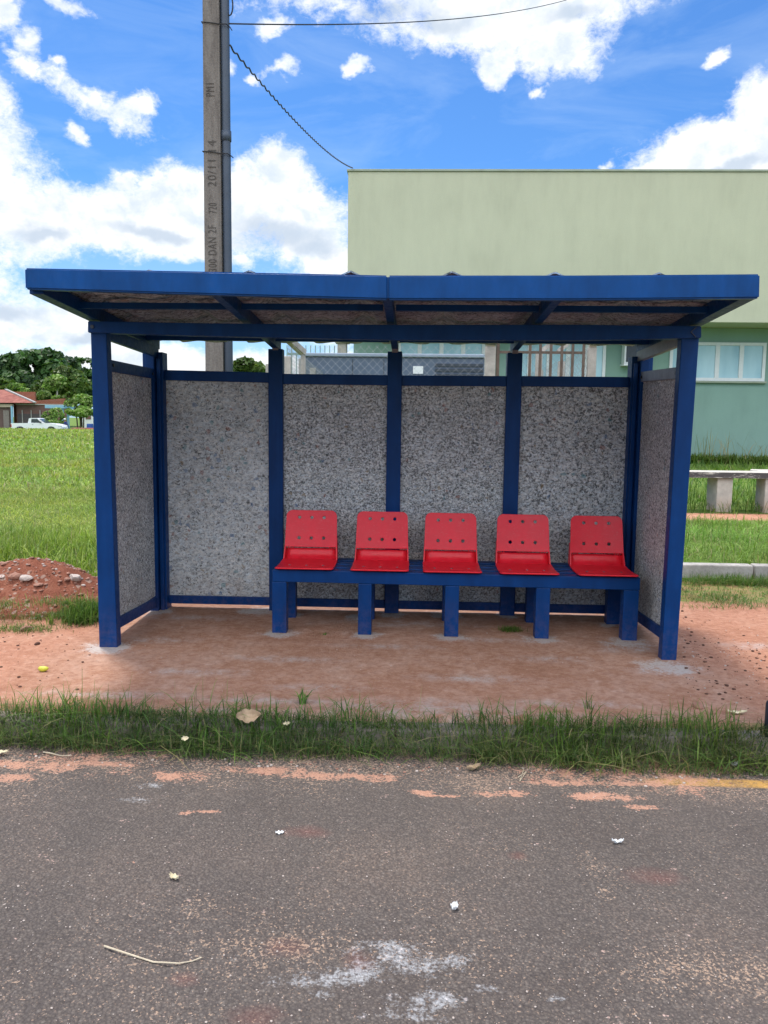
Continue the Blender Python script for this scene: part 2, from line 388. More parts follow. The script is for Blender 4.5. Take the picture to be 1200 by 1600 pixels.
cm = t.mr(t.math('ADD', attr(t, 'cement'), t.math('ADD', t.math('MULTIPLY', t.math('SUBTRACT', N2, .5), 2.4), t.math('MULTIPLY', t.math('SUBTRACT', N3, .5), 1.8))), .45, 1.05)
c = t.mix(t.math('MULTIPLY', cm, .8), c, t.mix(N3, (.36, .31, .28), (.72, .68, .64)))
ws = t.math('MULTIPLY', attr(t, 'wash'), t.mr(t.math('ADD', t.math('MULTIPLY', N3, .5), t.math('MULTIPLY', N2, .5)), .43, .60))
c = t.mix(t.math('MULTIPLY', ws, .7), c, (.52, .46, .43))
gcol = t.ramp(t.math('ADD', t.math('MULTIPLY', N2, .5), t.math('MULTIPLY', N1, .5)), [(.3, (.07, .12, .022)), (.5, (.12, .19, .035)), (.7, (.22, .25, .08))])
gm = t.mr(t.math('ADD', attr(t, 'grassy'), t.math('MULTIPLY', t.math('SUBTRACT', N2, .5), .7)), .4, .65)
c = t.mix(gm, c, gcol); t.l.new(c, t.b.inputs['Base Color'])
bump(t, t.math('ADD', t.math('MULTIPLY', N2, .6), t.math('ADD', t.math('MULTIPLY', N3, .5), t.math('MULTIPLY', N4, .25))), .75, .03)

xs = axis([(-900, -200, 50), (-200, -40, 8), (-40, -8, 1.2), (-8, -1.6, .16), (-1.6, 5.6, .03), (5.6, 12, .16), (12, 40, 1.2), (40, 200, 8), (200, 900, 50)])
ys = axis([(-400, -60, 20), (-60, -6, 3), (-6, -1.2, .4), (-1.2, 1.9, .03), (1.9, 6, .09), (6, 16, .3), (16, 60, 1.5), (60, 200, 8), (200, 3000, 120)])
g = grid('ground', xs, ys, ter, GROUND, g_attr); tag(g, kind='structure')

# road
ZR = -.12
m, t = mat('worn_asphalt', (.06, .055, .055), .88, 0, .25); ASPH = m
n1 = t.noise(t.obj, 1.1, 6, .6); n2 = t.noise(t.obj, 14, 5, .65); n3 = t.noise(t.obj, 75, 4, .7)
vc = t.voro(t.obj, 100, 'F1', 'Color'); vsx = t.new('ShaderNodeSeparateColor'); t.l.new(vc, vsx.inputs[0])
vd = t.voro(t.obj, 100, 'F1', 'Distance'); vd2 = t.voro(t.obj, 48, 'F1', 'Distance')
c = t.ramp(n1, [(.3, (.092, .071, .059)), (.5, (.120, .098, .084)), (.72, (.175, .132, .106))])
c = t.mix(t.mr(vsx.outputs[0], .0, 1, 0, .5), c, t.ramp(vsx.outputs[1], [(0, (.055, .046, .040)), (.7, (.145, .122, .106)), (1, (.25, .215, .185))]))
c = t.mix(t.mr(vd, .3, .62, 0, .5), c, (.045, .038, .038))            # crevices
# sand and dust caught in the pores
dens = t.math('ADD', t.math('MULTIPLY', attr(t, 'dust'), .13), t.math('MULTIPLY', t.math('SUBTRACT', t.noise(t.obj, 2.3, 4, .6), .5), .35))
sp = t.noise(t.obj, 105, 3, .6, .4); th = t.math('SUBTRACT', .80, dens)
spk = t.mr(t.math('SUBTRACT', sp, th), -.125, -.080)
c = t.mix(t.math('MULTIPLY', spk, .8), c, t.mix(n3, (.30, .17, .11), (.50, .38, .28)))
sandm = t.mr(t.math('ADD', attr(t, 'sand'), t.math('ADD', t.math('MULTIPLY', t.math('SUBTRACT', n2, .5), 2.6), t.math('MULTIPLY', t.math('SUBTRACT', n3, .5), 2.8))), .62, .86)
sandc = t.mix(n3, (.36, .17, .11), (.52, .30, .21))
ylm = t.math('MULTIPLY', attr(t, 'yellow'), t.mr(t.math('ADD', t.math('MULTIPLY', n2, .5), t.math('MULTIPLY', n3, .5)), .40, .54, .25, 1))
c = t.mix(t.math('MULTIPLY', ylm, .95), c, t.mix(n2, (.46, .24, .05), (.60, .34, .09)))
c = t.mix(t.math('MULTIPLY', sandm, .9), c, sandc)
wm = t.mr(t.math('ADD', attr(t, 'white'), t.math('ADD', t.math('MULTIPLY', t.math('SUBTRACT', n2, .5), 3.2), t.math('MULTIPLY', t.math('SUBTRACT', n3, .5), 3.6))), .7, 1.9)
c = t.mix(t.math('MULTIPLY', wm, .62), c, (.62, .63, .65))
rd = t.mr(t.math('ADD', attr(t, 'red'), t.math('MULTIPLY', t.math('SUBTRACT', n2, .5), .8)), .4, 1.1)
c = t.mix(t.math('MULTIPLY', rd, .28), c, (.22, .065, .05))
t.l.new(c, t.b.inputs['Base Color'])
bump(t, t.math('ADD', t.math('SUBTRACT', 1, vd), t.math('ADD', t.math('MULTIPLY', t.math('SUBTRACT', 1, vd2), .5), t.math('MULTIPLY', n3, .5))), .75, .010)
SAND = [(40, 1196, .30, .035), (280, 1212, .16, .035), (420, 1205, .22, .03), (500, 1212, .2, .03), (590, 1218, .10, .02), (320, 1268, .07, .009), (288, 1270, .03, .008), (660, 1238, .06, .012), (780, 1240, .16, .022), (690, 1244, .10, .01),
        (940, 1245, .16, .03), (1000, 1262, .09, .014), (880, 1224, .22, .02), (560, 1212, .2, .014), (1000, 1225, .2, .02), (208, 1346, .03, .006), (20, 1215, .12, .03), (150, 1193, .2, .02)]
WHITE = [(610, 1500, .16, .035), (670, 1565, .10, .03), (520, 1530, .14, .015), (470, 1535, .10, .014), (205, 1250, .07, .018), (710, 1421, .012, .008), (760, 1545, .05, .01), (870, 1560, .03, .01), (367, 1498, .012, .008),
         (40, 1520, .014, .008), (640, 1590, .12, .012), (600, 1475, .08, .015), (690, 1500, .10, .03), (235, 1228, .08, .02), (505, 1555, .03, .012), (560, 1520, .1, .02), (437, 1303, .01, .006), (660, 1500, .12, .05)]
RED = [(560, 1500, .06, .03), (400, 1590, .09, .03), (290, 1530, .05, .02), (810, 1337, .04, .02), (1020, 1370, .12, .04), (480, 1300, .1, .03), (450, 1480, .08, .03)]
def r_attr(X, Y):
    def acc(l, soft):
        a = np.zeros(X.shape)
        for px, py, rx, ry in l: a = np.maximum(a, spot(X, Y, px, py, rx, ZR, ry*1.6, soft))
        return a
    p0, p1 = gz(1000, 1221, ZR), gz(1200, 1225, ZR); sl_ = (p1.y-p0.y)/(p1.x-p0.x); yc = p0.y+sl_*(X-p0.x)
    yel = sst(p0.x-.05, p0.x+.15, X)*sst(.042, .034, np.abs(Y-yc))
    dust = vnoise(X, Y, .8, 11)*.5
    for a in ((480, 1430, .5, .16, .8), (925, 1350, .05, .10, 1.1), (950, 1365, .10, .10, .75), (560, 1480, .5, .12, 1.0), (1120, 1520, .35, .12, .9), (320, 1420, .4, .12, .8), (700, 1500, .4, .1, .8), (945, 1395, .035, .05, 1.2)):
        dust = np.maximum(dust, spot(X, Y, a[0], a[1], a[2], ZR, a[3], .7)*a[4])
    dust += .9*sst(-1.85, -1.4, Y)
    sd_ = acc(SAND, .5); sd_ = np.maximum(sd_, .74*sst(-1.76, -1.50, Y+.25*(vnoise(X, Y, 1.6, 61)-.5))*sst(.30, .62, vnoise(X, Y, 1.1, 62)))
    return {'sand': sd_, 'white': acc(WHITE, .5), 'red': acc(RED, .8), 'yellow': yel, 'dust': dust}
xs = axis([(-300, -20, 14), (-20, -1, 1), (-1, 5, .02), (5, 24, 1), (24, 300, 14)])
ys = axis([(-9, -4, .5), (-4, KY+.11, .02)])
def rz(X, Y): return ZR + .006*(vnoise(X, Y, .8, 21)-.5)+.0
rd = grid('road', xs, ys, rz, ASPH, r_attr); tag(rd, kind='structure')

# kerb between road and soil
CONC = simple('weathered_concrete', (.36, .33, .30), .9, .35, 5, .5, 0, 45)
CONCD = simple('dirty_concrete', (.24, .20, .17), .92, .45, 6, .6, 0, 45)
mb = MB()
x = -14.
while x < 16:
    mb.box(x, x+.99, KY, KY+.12, -.24, -.030+random.uniform(-.004, .004), .01); x += 1.0
k = mb.build('kerb', CONCD); tag(k, kind='structure')

# ------------------------------------------------------------------ the bus shelter
W, D = 3.813, 1.136
BP = .11                        # back posts
sh = empty('bus_shelter', (0, 0, 0), 'blue steel bus shelter with mottled grey board walls standing on red earth', 'bus shelter')
BV = .005
def zt_(px, py, Y): return at(px, py, Y).z
def xt_(px, py, Y): return at(px, py, Y).x
# front posts, leaning a touch as in the photo
def front_post(xa_t, xb_t, xa_b, xb_b, ztop, zb, inner):
    v = [(xa_b, 0, zb), (xb_b, 0, zb), (xb_b, .08, zb), (xa_b, .08, zb), (xa_t, 0, ztop), (xb_t, 0, ztop), (xb_t, .08, ztop), (xa_t, .08, ztop)]
    return MB().hull8(v, BV).build('front_post', BLUE, sh)
ZB = .105
zbl = zt_(137, 520, -.03); zbr = zt_(1096, 528.5, -.03)
front_post(xt_(141.5, 521, 0), xt_(166, 521, 0), xt_(155, 1011, 0), xt_(183, 1011, 0), zbl+.03, -.03, 1)
front_post(xt_(1065, 531, 0), xt_(1092.5, 531, 0), xt_(1033, 1040, 0), xt_(1056.5, 1040, 0), zbr+.03, -.03, -1)
# side frames: slim uprights behind the front posts and before the back wall
def upr(name, xa, xb, y0, y1, z0, z1, dxt=0, m=BLUE):
    v = [(xa, y0, z0), (xb, y0, z0), (xb, y1, z0), (xa, y1, z0), (xa+dxt, y0, z1), (xb+dxt, y0, z1), (xb+dxt, y1, z1), (xa+dxt, y1, z1)]
    return MB().hull8(v, .003).build(name, m, sh)
upr('side_upright', .035, .075, .085, .125, .10, 1.87); upr('side_upright', W-.095, W-.05, .085, .125, .10, 1.87, .02)
upr('side_upright', .02, .085, 1.02, 1.075, -.02, 1.98); upr('side_upright', W-.085, W-.02, 1.02, 1.075, -.02, 1.98)
upr('corner_post', -.02, .135, 1.078, 1.20, -.03, 2.0); upr('corner_post', W-.135, W+.02, 1.078, 1.20, -.03, 2.0)
# grooves of the doubled corner tubes
for xx in (.094, W-.125): upr('corner_strip', xx, xx+.028, 1.05, 1.0765, -.01, 1.95)
# back posts
bxs = []
for px0, px1, pb0, pb1, pyt in ((419.5, 443, 420, 441, 545), (605.5, 628.5, 600, 622, 549), (792.5, 817, 780.5, 802.5, 551)):
    xa, xb = xt_(px0, 600, D-.02), xt_(px1, 600, D-.02); za, zc = xt_(pb0, 958, D-.02), xt_(pb1, 958, D-.02)
    xa, xb = (xa+za)/2, (xb+zc)/2; zt = zt_((px0+px1)/2, pyt, D-.02)
    MB().box(xa, xb, D-.02, D+.07, -.03, zt, BV).build('back_post', BLUE, sh); bxs.append((xa, xb, zt))
# rails of the back wall
HR0, HR1 = 1.785, 1.858
spans = [(.135, bxs[0][0]), (bxs[0][1], bxs[1][0]), (bxs[1][1], bxs[2][0]), (bxs[2][1], W-.135)]
sagt = [0, .0, -.004, -.006]
for i, (a, b) in enumerate(spans):
    zt0 = zt_([265, 445, 630, 819][i], [578, 584, 586.5, 587.5][i], D); zt1 = zt_([418, 604, 791, 982][i], [582, 586, 587.5, 589][i], D)
    v = [(a, D, zt0-.078), (b, D, zt1-.078), (b, D+.05, zt1-.078), (a, D+.05, zt0-.078), (a, D, zt0), (b, D, zt1), (b, D+.05, zt1), (a, D+.05, zt0)]
    MB().hull8(v, .003).build('top_rail', BLUE, sh)
    MB().box(a, b, D, D+.05, .035-i*.004, .10-i*.003, .003).build('bottom_rail', BLUE, sh)
    MB().box(a-.01, b+.01, D+.02, D+.034, .06, 1.84).build('wall_panel', (BOARDL, BOARD, BOARD, BOARDR)[i], sh)
# side walls
for s, x0 in ((1, .055), (-1, W-.055)):
    MB().box(x0-.007, x0+.007, .10, 1.04, .12, 1.82).build('side_panel', BOARD, sh)
    xo = .025 if s > 0 else W-.025; xi = xo+s*.055
    zt = (1.875, 1.872) if s > 0 else (1.862, 1.885)
    v = [(min(xo, xi), .07, zt[0]-.075), (max(xo, xi), .07, zt[0]-.075), (max(xo, xi), 1.03, zt[1]-.075), (min(xo, xi), 1.03, zt[1]-.075),
         (min(xo, xi), .07, zt[0]), (max(xo, xi), .07, zt[0]), (max(xo, xi), 1.03, zt[1]), (min(xo, xi), 1.03, zt[1])]
    r_ = MB().hull8(v, .004).build('side_rail', STEEL if s < 0 else BLUE, sh)
    pz = (.155, .11)
    v = [(min(xo, xi), .08, pz[0]-.075), (max(xo, xi), .08, pz[0]-.075), (max(xo, xi), 1.04, pz[1]-.075), (min(xo, xi), 1.04, pz[1]-.075),
         (min(xo, xi), .08, pz[0]), (max(xo, xi), .08, pz[0]), (max(xo, xi), 1.04, pz[1]), (min(xo, xi), 1.04, pz[1])]
    MB().hull8(v, .004).build('side_rail', BLUE, sh)
    xx = xi+s*.001
    for yy, zz in ((.13, zt[0]-.04), (.20, zt[0]-.035), (1.0, zt[1]-.04)):
        MB().tube([(xx-s*.004, yy, zz), (xx+s*.008, yy, zz)], .011, 8).build('rail_bolt', BOLT, sh)
# front beam, sagging slightly
def sagbar(pts_top, pts_bot, Y0, Y1, name, m, bev=.004, close=True):
    """member through pixel rows top/bottom at plane Y0, thickness to Y1"""
    T_ = [at(px, py, Y0) for px, py in pts_top]; B_ = [at(px, py, Y0) for px, py in pts_bot]
    bm = bmesh.new(); rings = []
    for a, b in zip(T_, B_):
        rings.append([bm.verts.new(p) for p in ((b.x, Y0, b.z), (b.x, Y1, b.z), (a.x, Y1, a.z), (a.x, Y0, a.z))])
    for A, B in zip(rings, rings[1:]):
        for i in range(4): bm.faces.new((A[i], A[(i+1) % 4], B[(i+1) % 4], B[i]))
    bm.faces.new(rings[0][::-1]); bm.faces.new(rings[-1])
    bmesh.ops.recalc_face_normals(bm, faces=list(bm.faces))
    e = [x for x in bm.edges if len(x.link_faces) == 2 and x.calc_face_angle(0) > .5]
    bmesh.ops.bevel(bm, geom=e, offset=bev, segments=3, affect='EDGES')
    mb = MB(); mb.bm.free(); mb.bm = bm
    return mb.build(name, m, sh)
bm_ = sagbar([(137, 501.5), (330, 505), (620, 507.5), (900, 507), (1096, 509.5)], [(137, 519.5), (330, 525), (620, 531), (900, 531.5), (1096, 528)], -.03, .05, 'front_beam', BLUE)
MB().lathe([(.012, 0), (.012, .006)]).bm.free()
for px, py in ((144, 510.5),):
    p = at(px, py, -.031); MB().tube([p, p+Vector((0, -.006, 0))], .012, 10).build('beam_bolt', BOLT, sh)
p = at(1084, 519, -.032)
MB().bar(p+Vector((-.018, 0, 0)), p+Vector((.014, 0, .03)), .004, .010, (0, 1, 0)).bar(p+Vector((-.018, -.001, .002)), p+Vector((.014, -.001, -.03)), .004, .010, (0, 1, 0)).build('weld_seam', BOLT, sh)
# fascia in two lengths, butted in the middle
OF = -.809
sagbar([(38, 418.5), (320, 424), (605.8, 430)], [(39, 451.5), (320, 460), (605.8, 468)], OF, OF+.06, 'fascia', BLUEF, .008)
sagbar([(606.2, 430), (900, 430), (1188, 428)], [(606.2, 468), (900, 468.5), (1187, 466)], OF, OF+.06, 'fascia', BLUEF, .008)
# rafters: from fascia to the back posts, falling backwards
RS = -.060
def rzb(Y): return 2.107+RS*Y          # underside of rafters
RX = [.03, (bxs[0][0]+bxs[0][1])/2-.0, (bxs[1][0]+bxs[1][1])/2, (bxs[2][0]+bxs[2][1])/2, W-.03]
ENDY = D+.10
for i, x in enumerate(RX):
    ww = .075 if i in (0, 4) else .05
    a = Vector((x, OF+.062, rzb(OF+.062)+.04)); b = Vector((x, ENDY, rzb(ENDY)+.04))
    MB().bar(a, b, ww, .08, bev=.003).build('rafter', BLUE, sh)
    # short hanger from rafter down to the wall post
    if 0 < i < 4:
        zt = bxs[i-1][2]
        MB().prism([(x-.022, D-.012, zt-.02), (x-.022, D+.055, zt-.02), (x-.022, D+.055, rzb(D)+.02), (x-.022, D-.05, rzb(D)+.02)], (.044, 0, 0)).build('post_bracket', STEEL, sh)
for s, x in ((1, .03), (-1, W-.03)):
    # lower side beam under the roof edge, from front post to corner post
    xa = x+s*.048
    MB().bar((xa, .06, 2.035), (xa, D-.02, 2.0), .035, .075, bev=.003).build('side_beam', STEEL if s < 0 else BLUE, sh)
for Y in (-.27, .42, .90): 
    for a, b in zip(RX, RX[1:]):
        MB().box(a+.038, b-.038, Y, Y+.04, rzb(Y)+.02, rzb(Y)+.055).build('purlin', BLUE, sh)
# roof sheets: a ribbed board
def rib(x):
    k = (x-.115) % .533; k = min(k, .533-k)
    return .038*max(0, 1-k/.085)**1.0 if k < .085 else .006*math.sin(x*23)
bm = bmesh.new(); nx = 260; rows = []
for Y in (OF+.04, -.3, .3, .8, D+.26):
    for dz in (0, .007):
        rows.append((Y, dz))
X0, X1 = .0, W-.0; V = {}
for yi, Y in enumerate((OF+.05, -.3, .3, .8, D+.24)):
    for i in range(nx+1):
        x = X0+(X1-X0)*i/nx
        for k in (0, 1):
            V[yi, i, k] = bm.verts.new((x, Y, rzb(Y)+.084+rib(x)+k*.008))
for yi in range(4):
    for i in range(nx):
        bm.faces.new([V[yi, i, 0], V[yi+1, i, 0], V[yi+1, i+1, 0], V[yi, i+1, 0]]); bm.faces.new([V[yi, i, 1], V[yi, i+1, 1], V[yi+1, i+1, 1], V[yi+1, i, 1]])
for i in range(nx):
    bm.faces.new([V[0, i, 0], V[0, i+1, 0], V[0, i+1, 1], V[0, i, 1]]); bm.faces.new([V[4, i, 0], V[4, i, 1], V[4, i+1, 1], V[4, i+1, 0]])
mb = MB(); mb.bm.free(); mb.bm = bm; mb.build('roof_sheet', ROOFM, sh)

# ------------------------------------------------------------------ bench with five red seats
YB = .45
bench = empty('seat_bench', (2.35, .7, 0), 'long blue steel bench carrying five red plastic seats inside the bus shelter', 'bench')
xl = xt_(425.5, 900, YB); xr = xt_(1000.5, 910, YB)
zl0, zl1 = zt_(425, 909, YB), zt_(425, 890, YB); zr0, zr1 = zt_(1001, 922.5, YB), zt_(1001, 903, YB)
mb = MB()
mb.hull8([(xl, YB, zl0), (xr, YB, zr0), (xr, YB+.1, zr0), (xl, YB+.1, zl0), (xl, YB, zl1), (xr, YB, zr1), (xr, YB+.1, zr1), (xl, YB+.1, zl1)], .005)
mb.build('front_beam', BLUE, bench)
for y0 in (.60, .74, .90):
    MB().hull8([(xl, y0, zl0+.02), (xr, y0, zr0+.02), (xr, y0+.1, zr0+.02), (xl, y0+.1, zl0+.02), (xl, y0, zl1), (xr, y0, zr1), (xr, y0+.1, zr1), (xl, y0+.1, zl1)], .005).build('slat', BLUE, bench)
for i, (a, b, yb) in enumerate(((425, 447.5, 989), (559, 580, 993), (694, 716, 994), (835.5, 857.5, 998), (970, 995, 1005))):
    xa, xb = xt_(a, yb, YB), xt_(b, yb, YB); f = (xa-xl)/(xr-xl); zz = zl0+(zr0-zl0)*f
    if i == 4: xb = xr-.003; xa = xb-.105
    MB().box(xa, xb, YB+.002, YB+.09, -.03, zz-.001, .005).build('leg', BLUE, bench)
    MB().box(xa+.0, xb+.0, .90, .985, -.03, zz+.019, .005).build('leg', BLUE, bench)
    MB().box(xa+.02, xb-.02, YB+.101, .899, zz-.022, zz+.018).build('cross_brace', BLUE, bench)
REDP, t = mat('red_seat_plastic', (.62, .012, .022), .36, 0, .4)
n = t.noise(t.obj, 7, 5, .6); n2 = t.noise(t.obj, 60, 5, .7)
c = t.mix(t.mr(n, .3, .7), (.70, .010, .022), (.82, .018, .038)); c = t.mix(t.mr(n2, .56, .74, 0, .30), c, (.60, .22, .2)); sc_ = t.noise(t.mapping(t.obj, rot=(0, 0, .4), scale=(1, 9, 9)), 14, 5, .7); c = t.mix(t.mr(sc_, .62, .70, 0, .22), c, (.85, .45, .42)); c = t.mix(t.mr(sc_, .36, .28, 0, .3), c, (.30, .02, .02)); t.l.new(c, t.b.inputs['Base Color'])
t.l.new(t.mr(n, .3, .7, .28, .46), t.b.inputs['Roughness']); bump(t, n2, .08, .003)
def plate(name, w, h, rc, holes, th, parent, M, bend=None, wtop=None):
    """rounded plate with real holes; local x across, y up the plate"""
    cu = bpy.data.curves.new(name, 'CURVE'); cu.dimensions = '2D'; cu.fill_mode = 'BOTH'; cu.extrude = th/2; cu.bevel_depth = .0022; cu.bevel_resolution = 1
    wt = wtop or w
    pts = []
    for cx, cy, a0, r in ((w/2-rc[0], rc[0], -90, rc[0]), (wt/2-rc[1], h-rc[1], 0, rc[1]), (-wt/2+rc[1], h-rc[1], 90, rc[1]), (-w/2+rc[0], rc[0], 180, rc[0])):
        for k in range(9): a = R(a0+90*k/8); pts.append((cx+r*math.cos(a), cy+r*math.sin(a)))
    def spl(pp):
        s = cu.splines.new('POLY'); s.points.add(len(pp)-1); s.use_cyclic_u = True
        for q, (x, y) in zip(s.points, pp): q.co = (x, y, 0, 1)
    spl(pts)
    for hx, hy, hr in holes: spl([(hx+hr*math.cos(k*math.pi/8), hy+hr*math.sin(k*math.pi/8)) for k in range(16)])
    tmp = bpy.data.objects.new('tmp', cu); COL.objects.link(tmp); dg = bpy.context.evaluated_depsgraph_get(); dg.update()
    me = bpy.data.meshes.new_from_object(tmp.evaluated_get(dg)); bpy.data.objects.remove(tmp)
    bm = bmesh.new(); bm.from_mesh(me)
    bmesh.ops.remove_doubles(bm, verts=bm.verts, dist=1e-5)
    if bend:
        for c_ in np.linspace(.1, .9, 7):
            bmesh.ops.bisect_plane(bm, geom=bm.verts[:]+bm.edges[:]+bm.faces[:], plane_co=(0, h*c_, 0), plane_no=(0, 1, 0))
        for c_ in np.linspace(-.4, .4, 7):
            bmesh.ops.bisect_plane(bm, geom=bm.verts[:]+bm.edges[:]+bm.faces[:], plane_co=(w*c_, 0, 0), plane_no=(1, 0, 0))
        for v in bm.verts: v.co.z += bend(v.co.x, v.co.y)
    bmesh.ops.transform(bm, matrix=M, verts=bm.verts)
    bm.to_mesh(me); bm.free(); me.name = name; me.materials.clear(); me.materials.append(REDP)
    for p_ in me.polygons: p_.material_index = 0
    o = bpy.data.objects.new(name, me); return link(o, parent)
def zbench(x): f = (x-xl)/(xr-xl); return zl1+(zr1-zl1)*f
seats = []
def make_seat(x, z, first=None):
    if first is None:
        s = bpy.data.objects.new('seat', None); link(s, bench); s.empty_display_size = .1
        hp = [(a, b, .011) for a in (-.1, 0, .1) for b in (.10, .28)]
        # pan lies on the slats; local origin at front edge centre, y backwards
        M = Matrix.Translation((0, 0, .012))
        plate('seat_pan', .404, .37, (.028, .02), [(a, b, .006) for a in (-.1, 0, .1) for b in (.12, .20)], .006, s, M, lambda x, y: .006*(abs(x)/.2)**2*0 - .010*math.sin(math.pi*min(1, max(0, y/.37))) + .004)
        for bx, by in ((-.12, .16), (.12, .16), (0, .16)): MB().tube([(bx, by, .006), (bx, by, .013)], .009, 10).build('seat_bolt', STEEL, s, local=True)
        # curved lip rising behind the pan
        mb = MB(); prof = [(.355, .012), (.385, .016), (.410, .028), (.426, .048), (.434, .072), (.437, .094)]
        g_ = []
        for k in (0, 1):
            for j, (yy, zz) in enumerate(prof):
                g_.append([mb.bm.verts.new((xx*(.200-.0025*j), yy+k*.004, zz-k*.005)) for xx in np.linspace(-1, 1, 9)])
        npf = len(prof)
        for k in (0, 1):
            for j in range(npf-1):
                for i in range(8): mb.bm.faces.new([g_[k*npf+j][i], g_[k*npf+j][i+1], g_[k*npf+j+1][i+1], g_[k*npf+j+1][i]])
        for i in range(8): mb.bm.faces.new([g_[npf-1][i], g_[npf-1][i+1], g_[2*npf-1][i+1], g_[2*npf-1][i]]); mb.bm.faces.new([g_[0][i], g_[0][i+1], g_[npf][i+1], g_[npf][i]])
        for j in range(npf-1):
            for i in (0, 8): mb.bm.faces.new([g_[j][i], g_[j+1][i], g_[npf+j+1][i], g_[npf+j][i]])
        mb.build('seat_lip', REDP, s, True, local=True)
        # back plate with six holes, leaning back
        M = Matrix.Translation((0, .424, .104)) @ Matrix.Rotation(R(90-13), 4, 'X')
        plate('backrest', .386, .272, (.008, .045), [(a, b, .0145) for a in (-.092, 0, .092) for b in (.066, .220)], .007, s, M, lambda x, y: .03*(x/.19)**2*.5, .374)
        for sx in (-1, 1):
            mb = MB(); mb.hull8([(sx*.196-.004, .36, .016), (sx*.196+.004, .36, .016), (sx*.196+.004, .445, .016), (sx*.196-.004, .445, .016), (sx*.190-.004, .424, .15), (sx*.190+.004, .424, .15), (sx*.190+.004, .468, .17), (sx*.190-.004, .468, .17)])
            for dx in (-.018, -.036, -.054): mb.box(sx*(.19+dx)-.004, sx*(.19+dx)+.004, .432, .446, .088, .118)
            mb.build('side_arm', REDP, s, local=True)
    else:
        s = first.copy(); link(s, bench)
        for ch in list(first.children):
            c2 = ch.copy(); COL.objects.link(c2); c2.parent = s
    s.location = Vector((x, YB-.035, z)) - bench.location
    return s
first = None
for pa, pb, py in ((427.5, 520.5, 888), (547.5, 638, 890), (661, 754, 894), (781, 876.5, 896), (904, 1001, 900)):
    xa, xb = xt_(pa, py, YB-.035), xt_(pb, py, YB-.035); xc = (xa+xb)/2
    s = make_seat(xc, zbench(xc)+.002, first); first = first or s; seats.append(s)

# ------------------------------------------------------------------ utility pole with its conduit and cables
PY = at(330, 570, 4.0).y
pl = at(318, 500, PY); pxl0, pxr0 = xt_(320.5, 575, PY), xt_(348.5, 575, PY); pxl1, pxr1 = xt_(316, 10, PY), xt_(342, 10, PY); z0_, z1_ = zt_(334, 575, PY), zt_(330, 10, PY)
def lx(z, a, b): return a+(b-a)*(z-z0_)/(z1_-z0_)
PTOP = 9.5
pole = empty('utility_pole', ((pxl0+pxr0)/2, PY, 0), 'square weathered concrete utility pole with incised lettering behind the bus shelter', 'utility pole')
CPOLE, t = mat('pole_concrete', (.22, .2, .18), .9, 0, .2)
n = t.noise(t.mapping(t.obj, scale=(6, 6, 1.2)), 2, 8, .65); n2 = t.noise(t.obj, 45, 5, .7)
c = t.ramp(t.math('ADD', t.math('MULTIPLY', n, .6), t.math('MULTIPLY', n2, .4)), [(.32, (.10, .088, .078)), (.5, (.19, .17, .15)), (.68, (.27, .25, .22))]); t.l.new(c, t.b.inputs['Base Color']); bump(t, n2, .5, .01)
a0, b0, a1, b1 = lx(-.2, pxl0, pxl1), lx(-.2, pxr0, pxr1), lx(PTOP, pxl0, pxl1), lx(PTOP, pxr0, pxr1)
MB().hull8([(a0, PY, -.2), (b0, PY, -.2), (b0, PY+.26, -.2), (a0, PY+.26, -.2), (a1, PY, PTOP), (b1, PY, PTOP), (b1, PY+.2, PTOP), (a1, PY+.2, PTOP)], .012).build('pole_shaft', CPOLE, pole)
# raised edge rib on the right corner as on cast poles
def pc(z): return lx(z, pxr0, pxr1)
MB().bar((pc(0)-.008, PY-.003, 0), (pc(9)-.008, PY-.003, 9), .012, .01, (0, 1, 0)).build('edge_rib', CPOLE, pole)
INK = simple('incised_groove', (.085, .076, .067), .95, .2, 30)
def text_mesh(name, txt, size, M, m, parent, ext=.0015, spacing=1.0):
    cu = bpy.data.curves.new(name, 'FONT'); cu.body = txt; cu.size = size; cu.extrude = ext; cu.align_x = 'LEFT'; cu.align_y = 'CENTER'; cu.space_character = spacing; cu.offset = -.0012
    tmp = bpy.data.objects.new('tmp', cu); COL.objects.link(tmp); dg = bpy.context.evaluated_depsgraph_get(); dg.update()
    me = bpy.data.meshes.new_from_object(tmp.evaluated_get(dg)); bpy.data.objects.remove(tmp)
    me.transform(Matrix.Translation(-parent_loc(parent)) @ M); me.name = name; me.materials.clear(); me.materials.append(m)
    for p_ in me.polygons: p_.material_index = 0
    return link(bpy.data.objects.new(name, me), parent)
Rup = Matrix.Rotation(R(90), 4, 'X') @ Matrix.Rotation(R(90), 4, 'Z')
for txt, yb, yt_, dx in (('300 DAN 2F', 424, 352, 2), ('720', 333, 317, 2), ('20/11', 291, 250, 1), ('14', 236, 219, 1), ('PM1', 150, 130, -2)):
    p0 = at(331+dx, yb, PY-.004); p1 = at(331+dx, yt_, PY-.004); L = p1.z-p0.z
    o = text_mesh('incised_lettering', txt, .135, Matrix.Translation(p0) @ Rup, INK, pole, .001, 1.15)
    zs_ = [v.co.z for v in o.data.vertices]; k = L/(max(zs_)-min(zs_)); zb_ = p0.z
    for v in o.data.vertices: v.co.z = zb_+(v.co.z-min(zs_))*k
PIPE = simple('grey_blue_conduit', (.055, .075, .105), .5, .2, 4, .05)
pr0, pr1 = (xt_(362, 575, PY)-pxr0)/2, (xt_(356.5, 10, PY)-pxr1)/2
MB().tube([(pc(z)+pr0*1.0+.004, PY+.05, z) for z in (-.1, 3, 6, PTOP-1)], pr0*.98, 16).build('conduit', PIPE, pole, True)
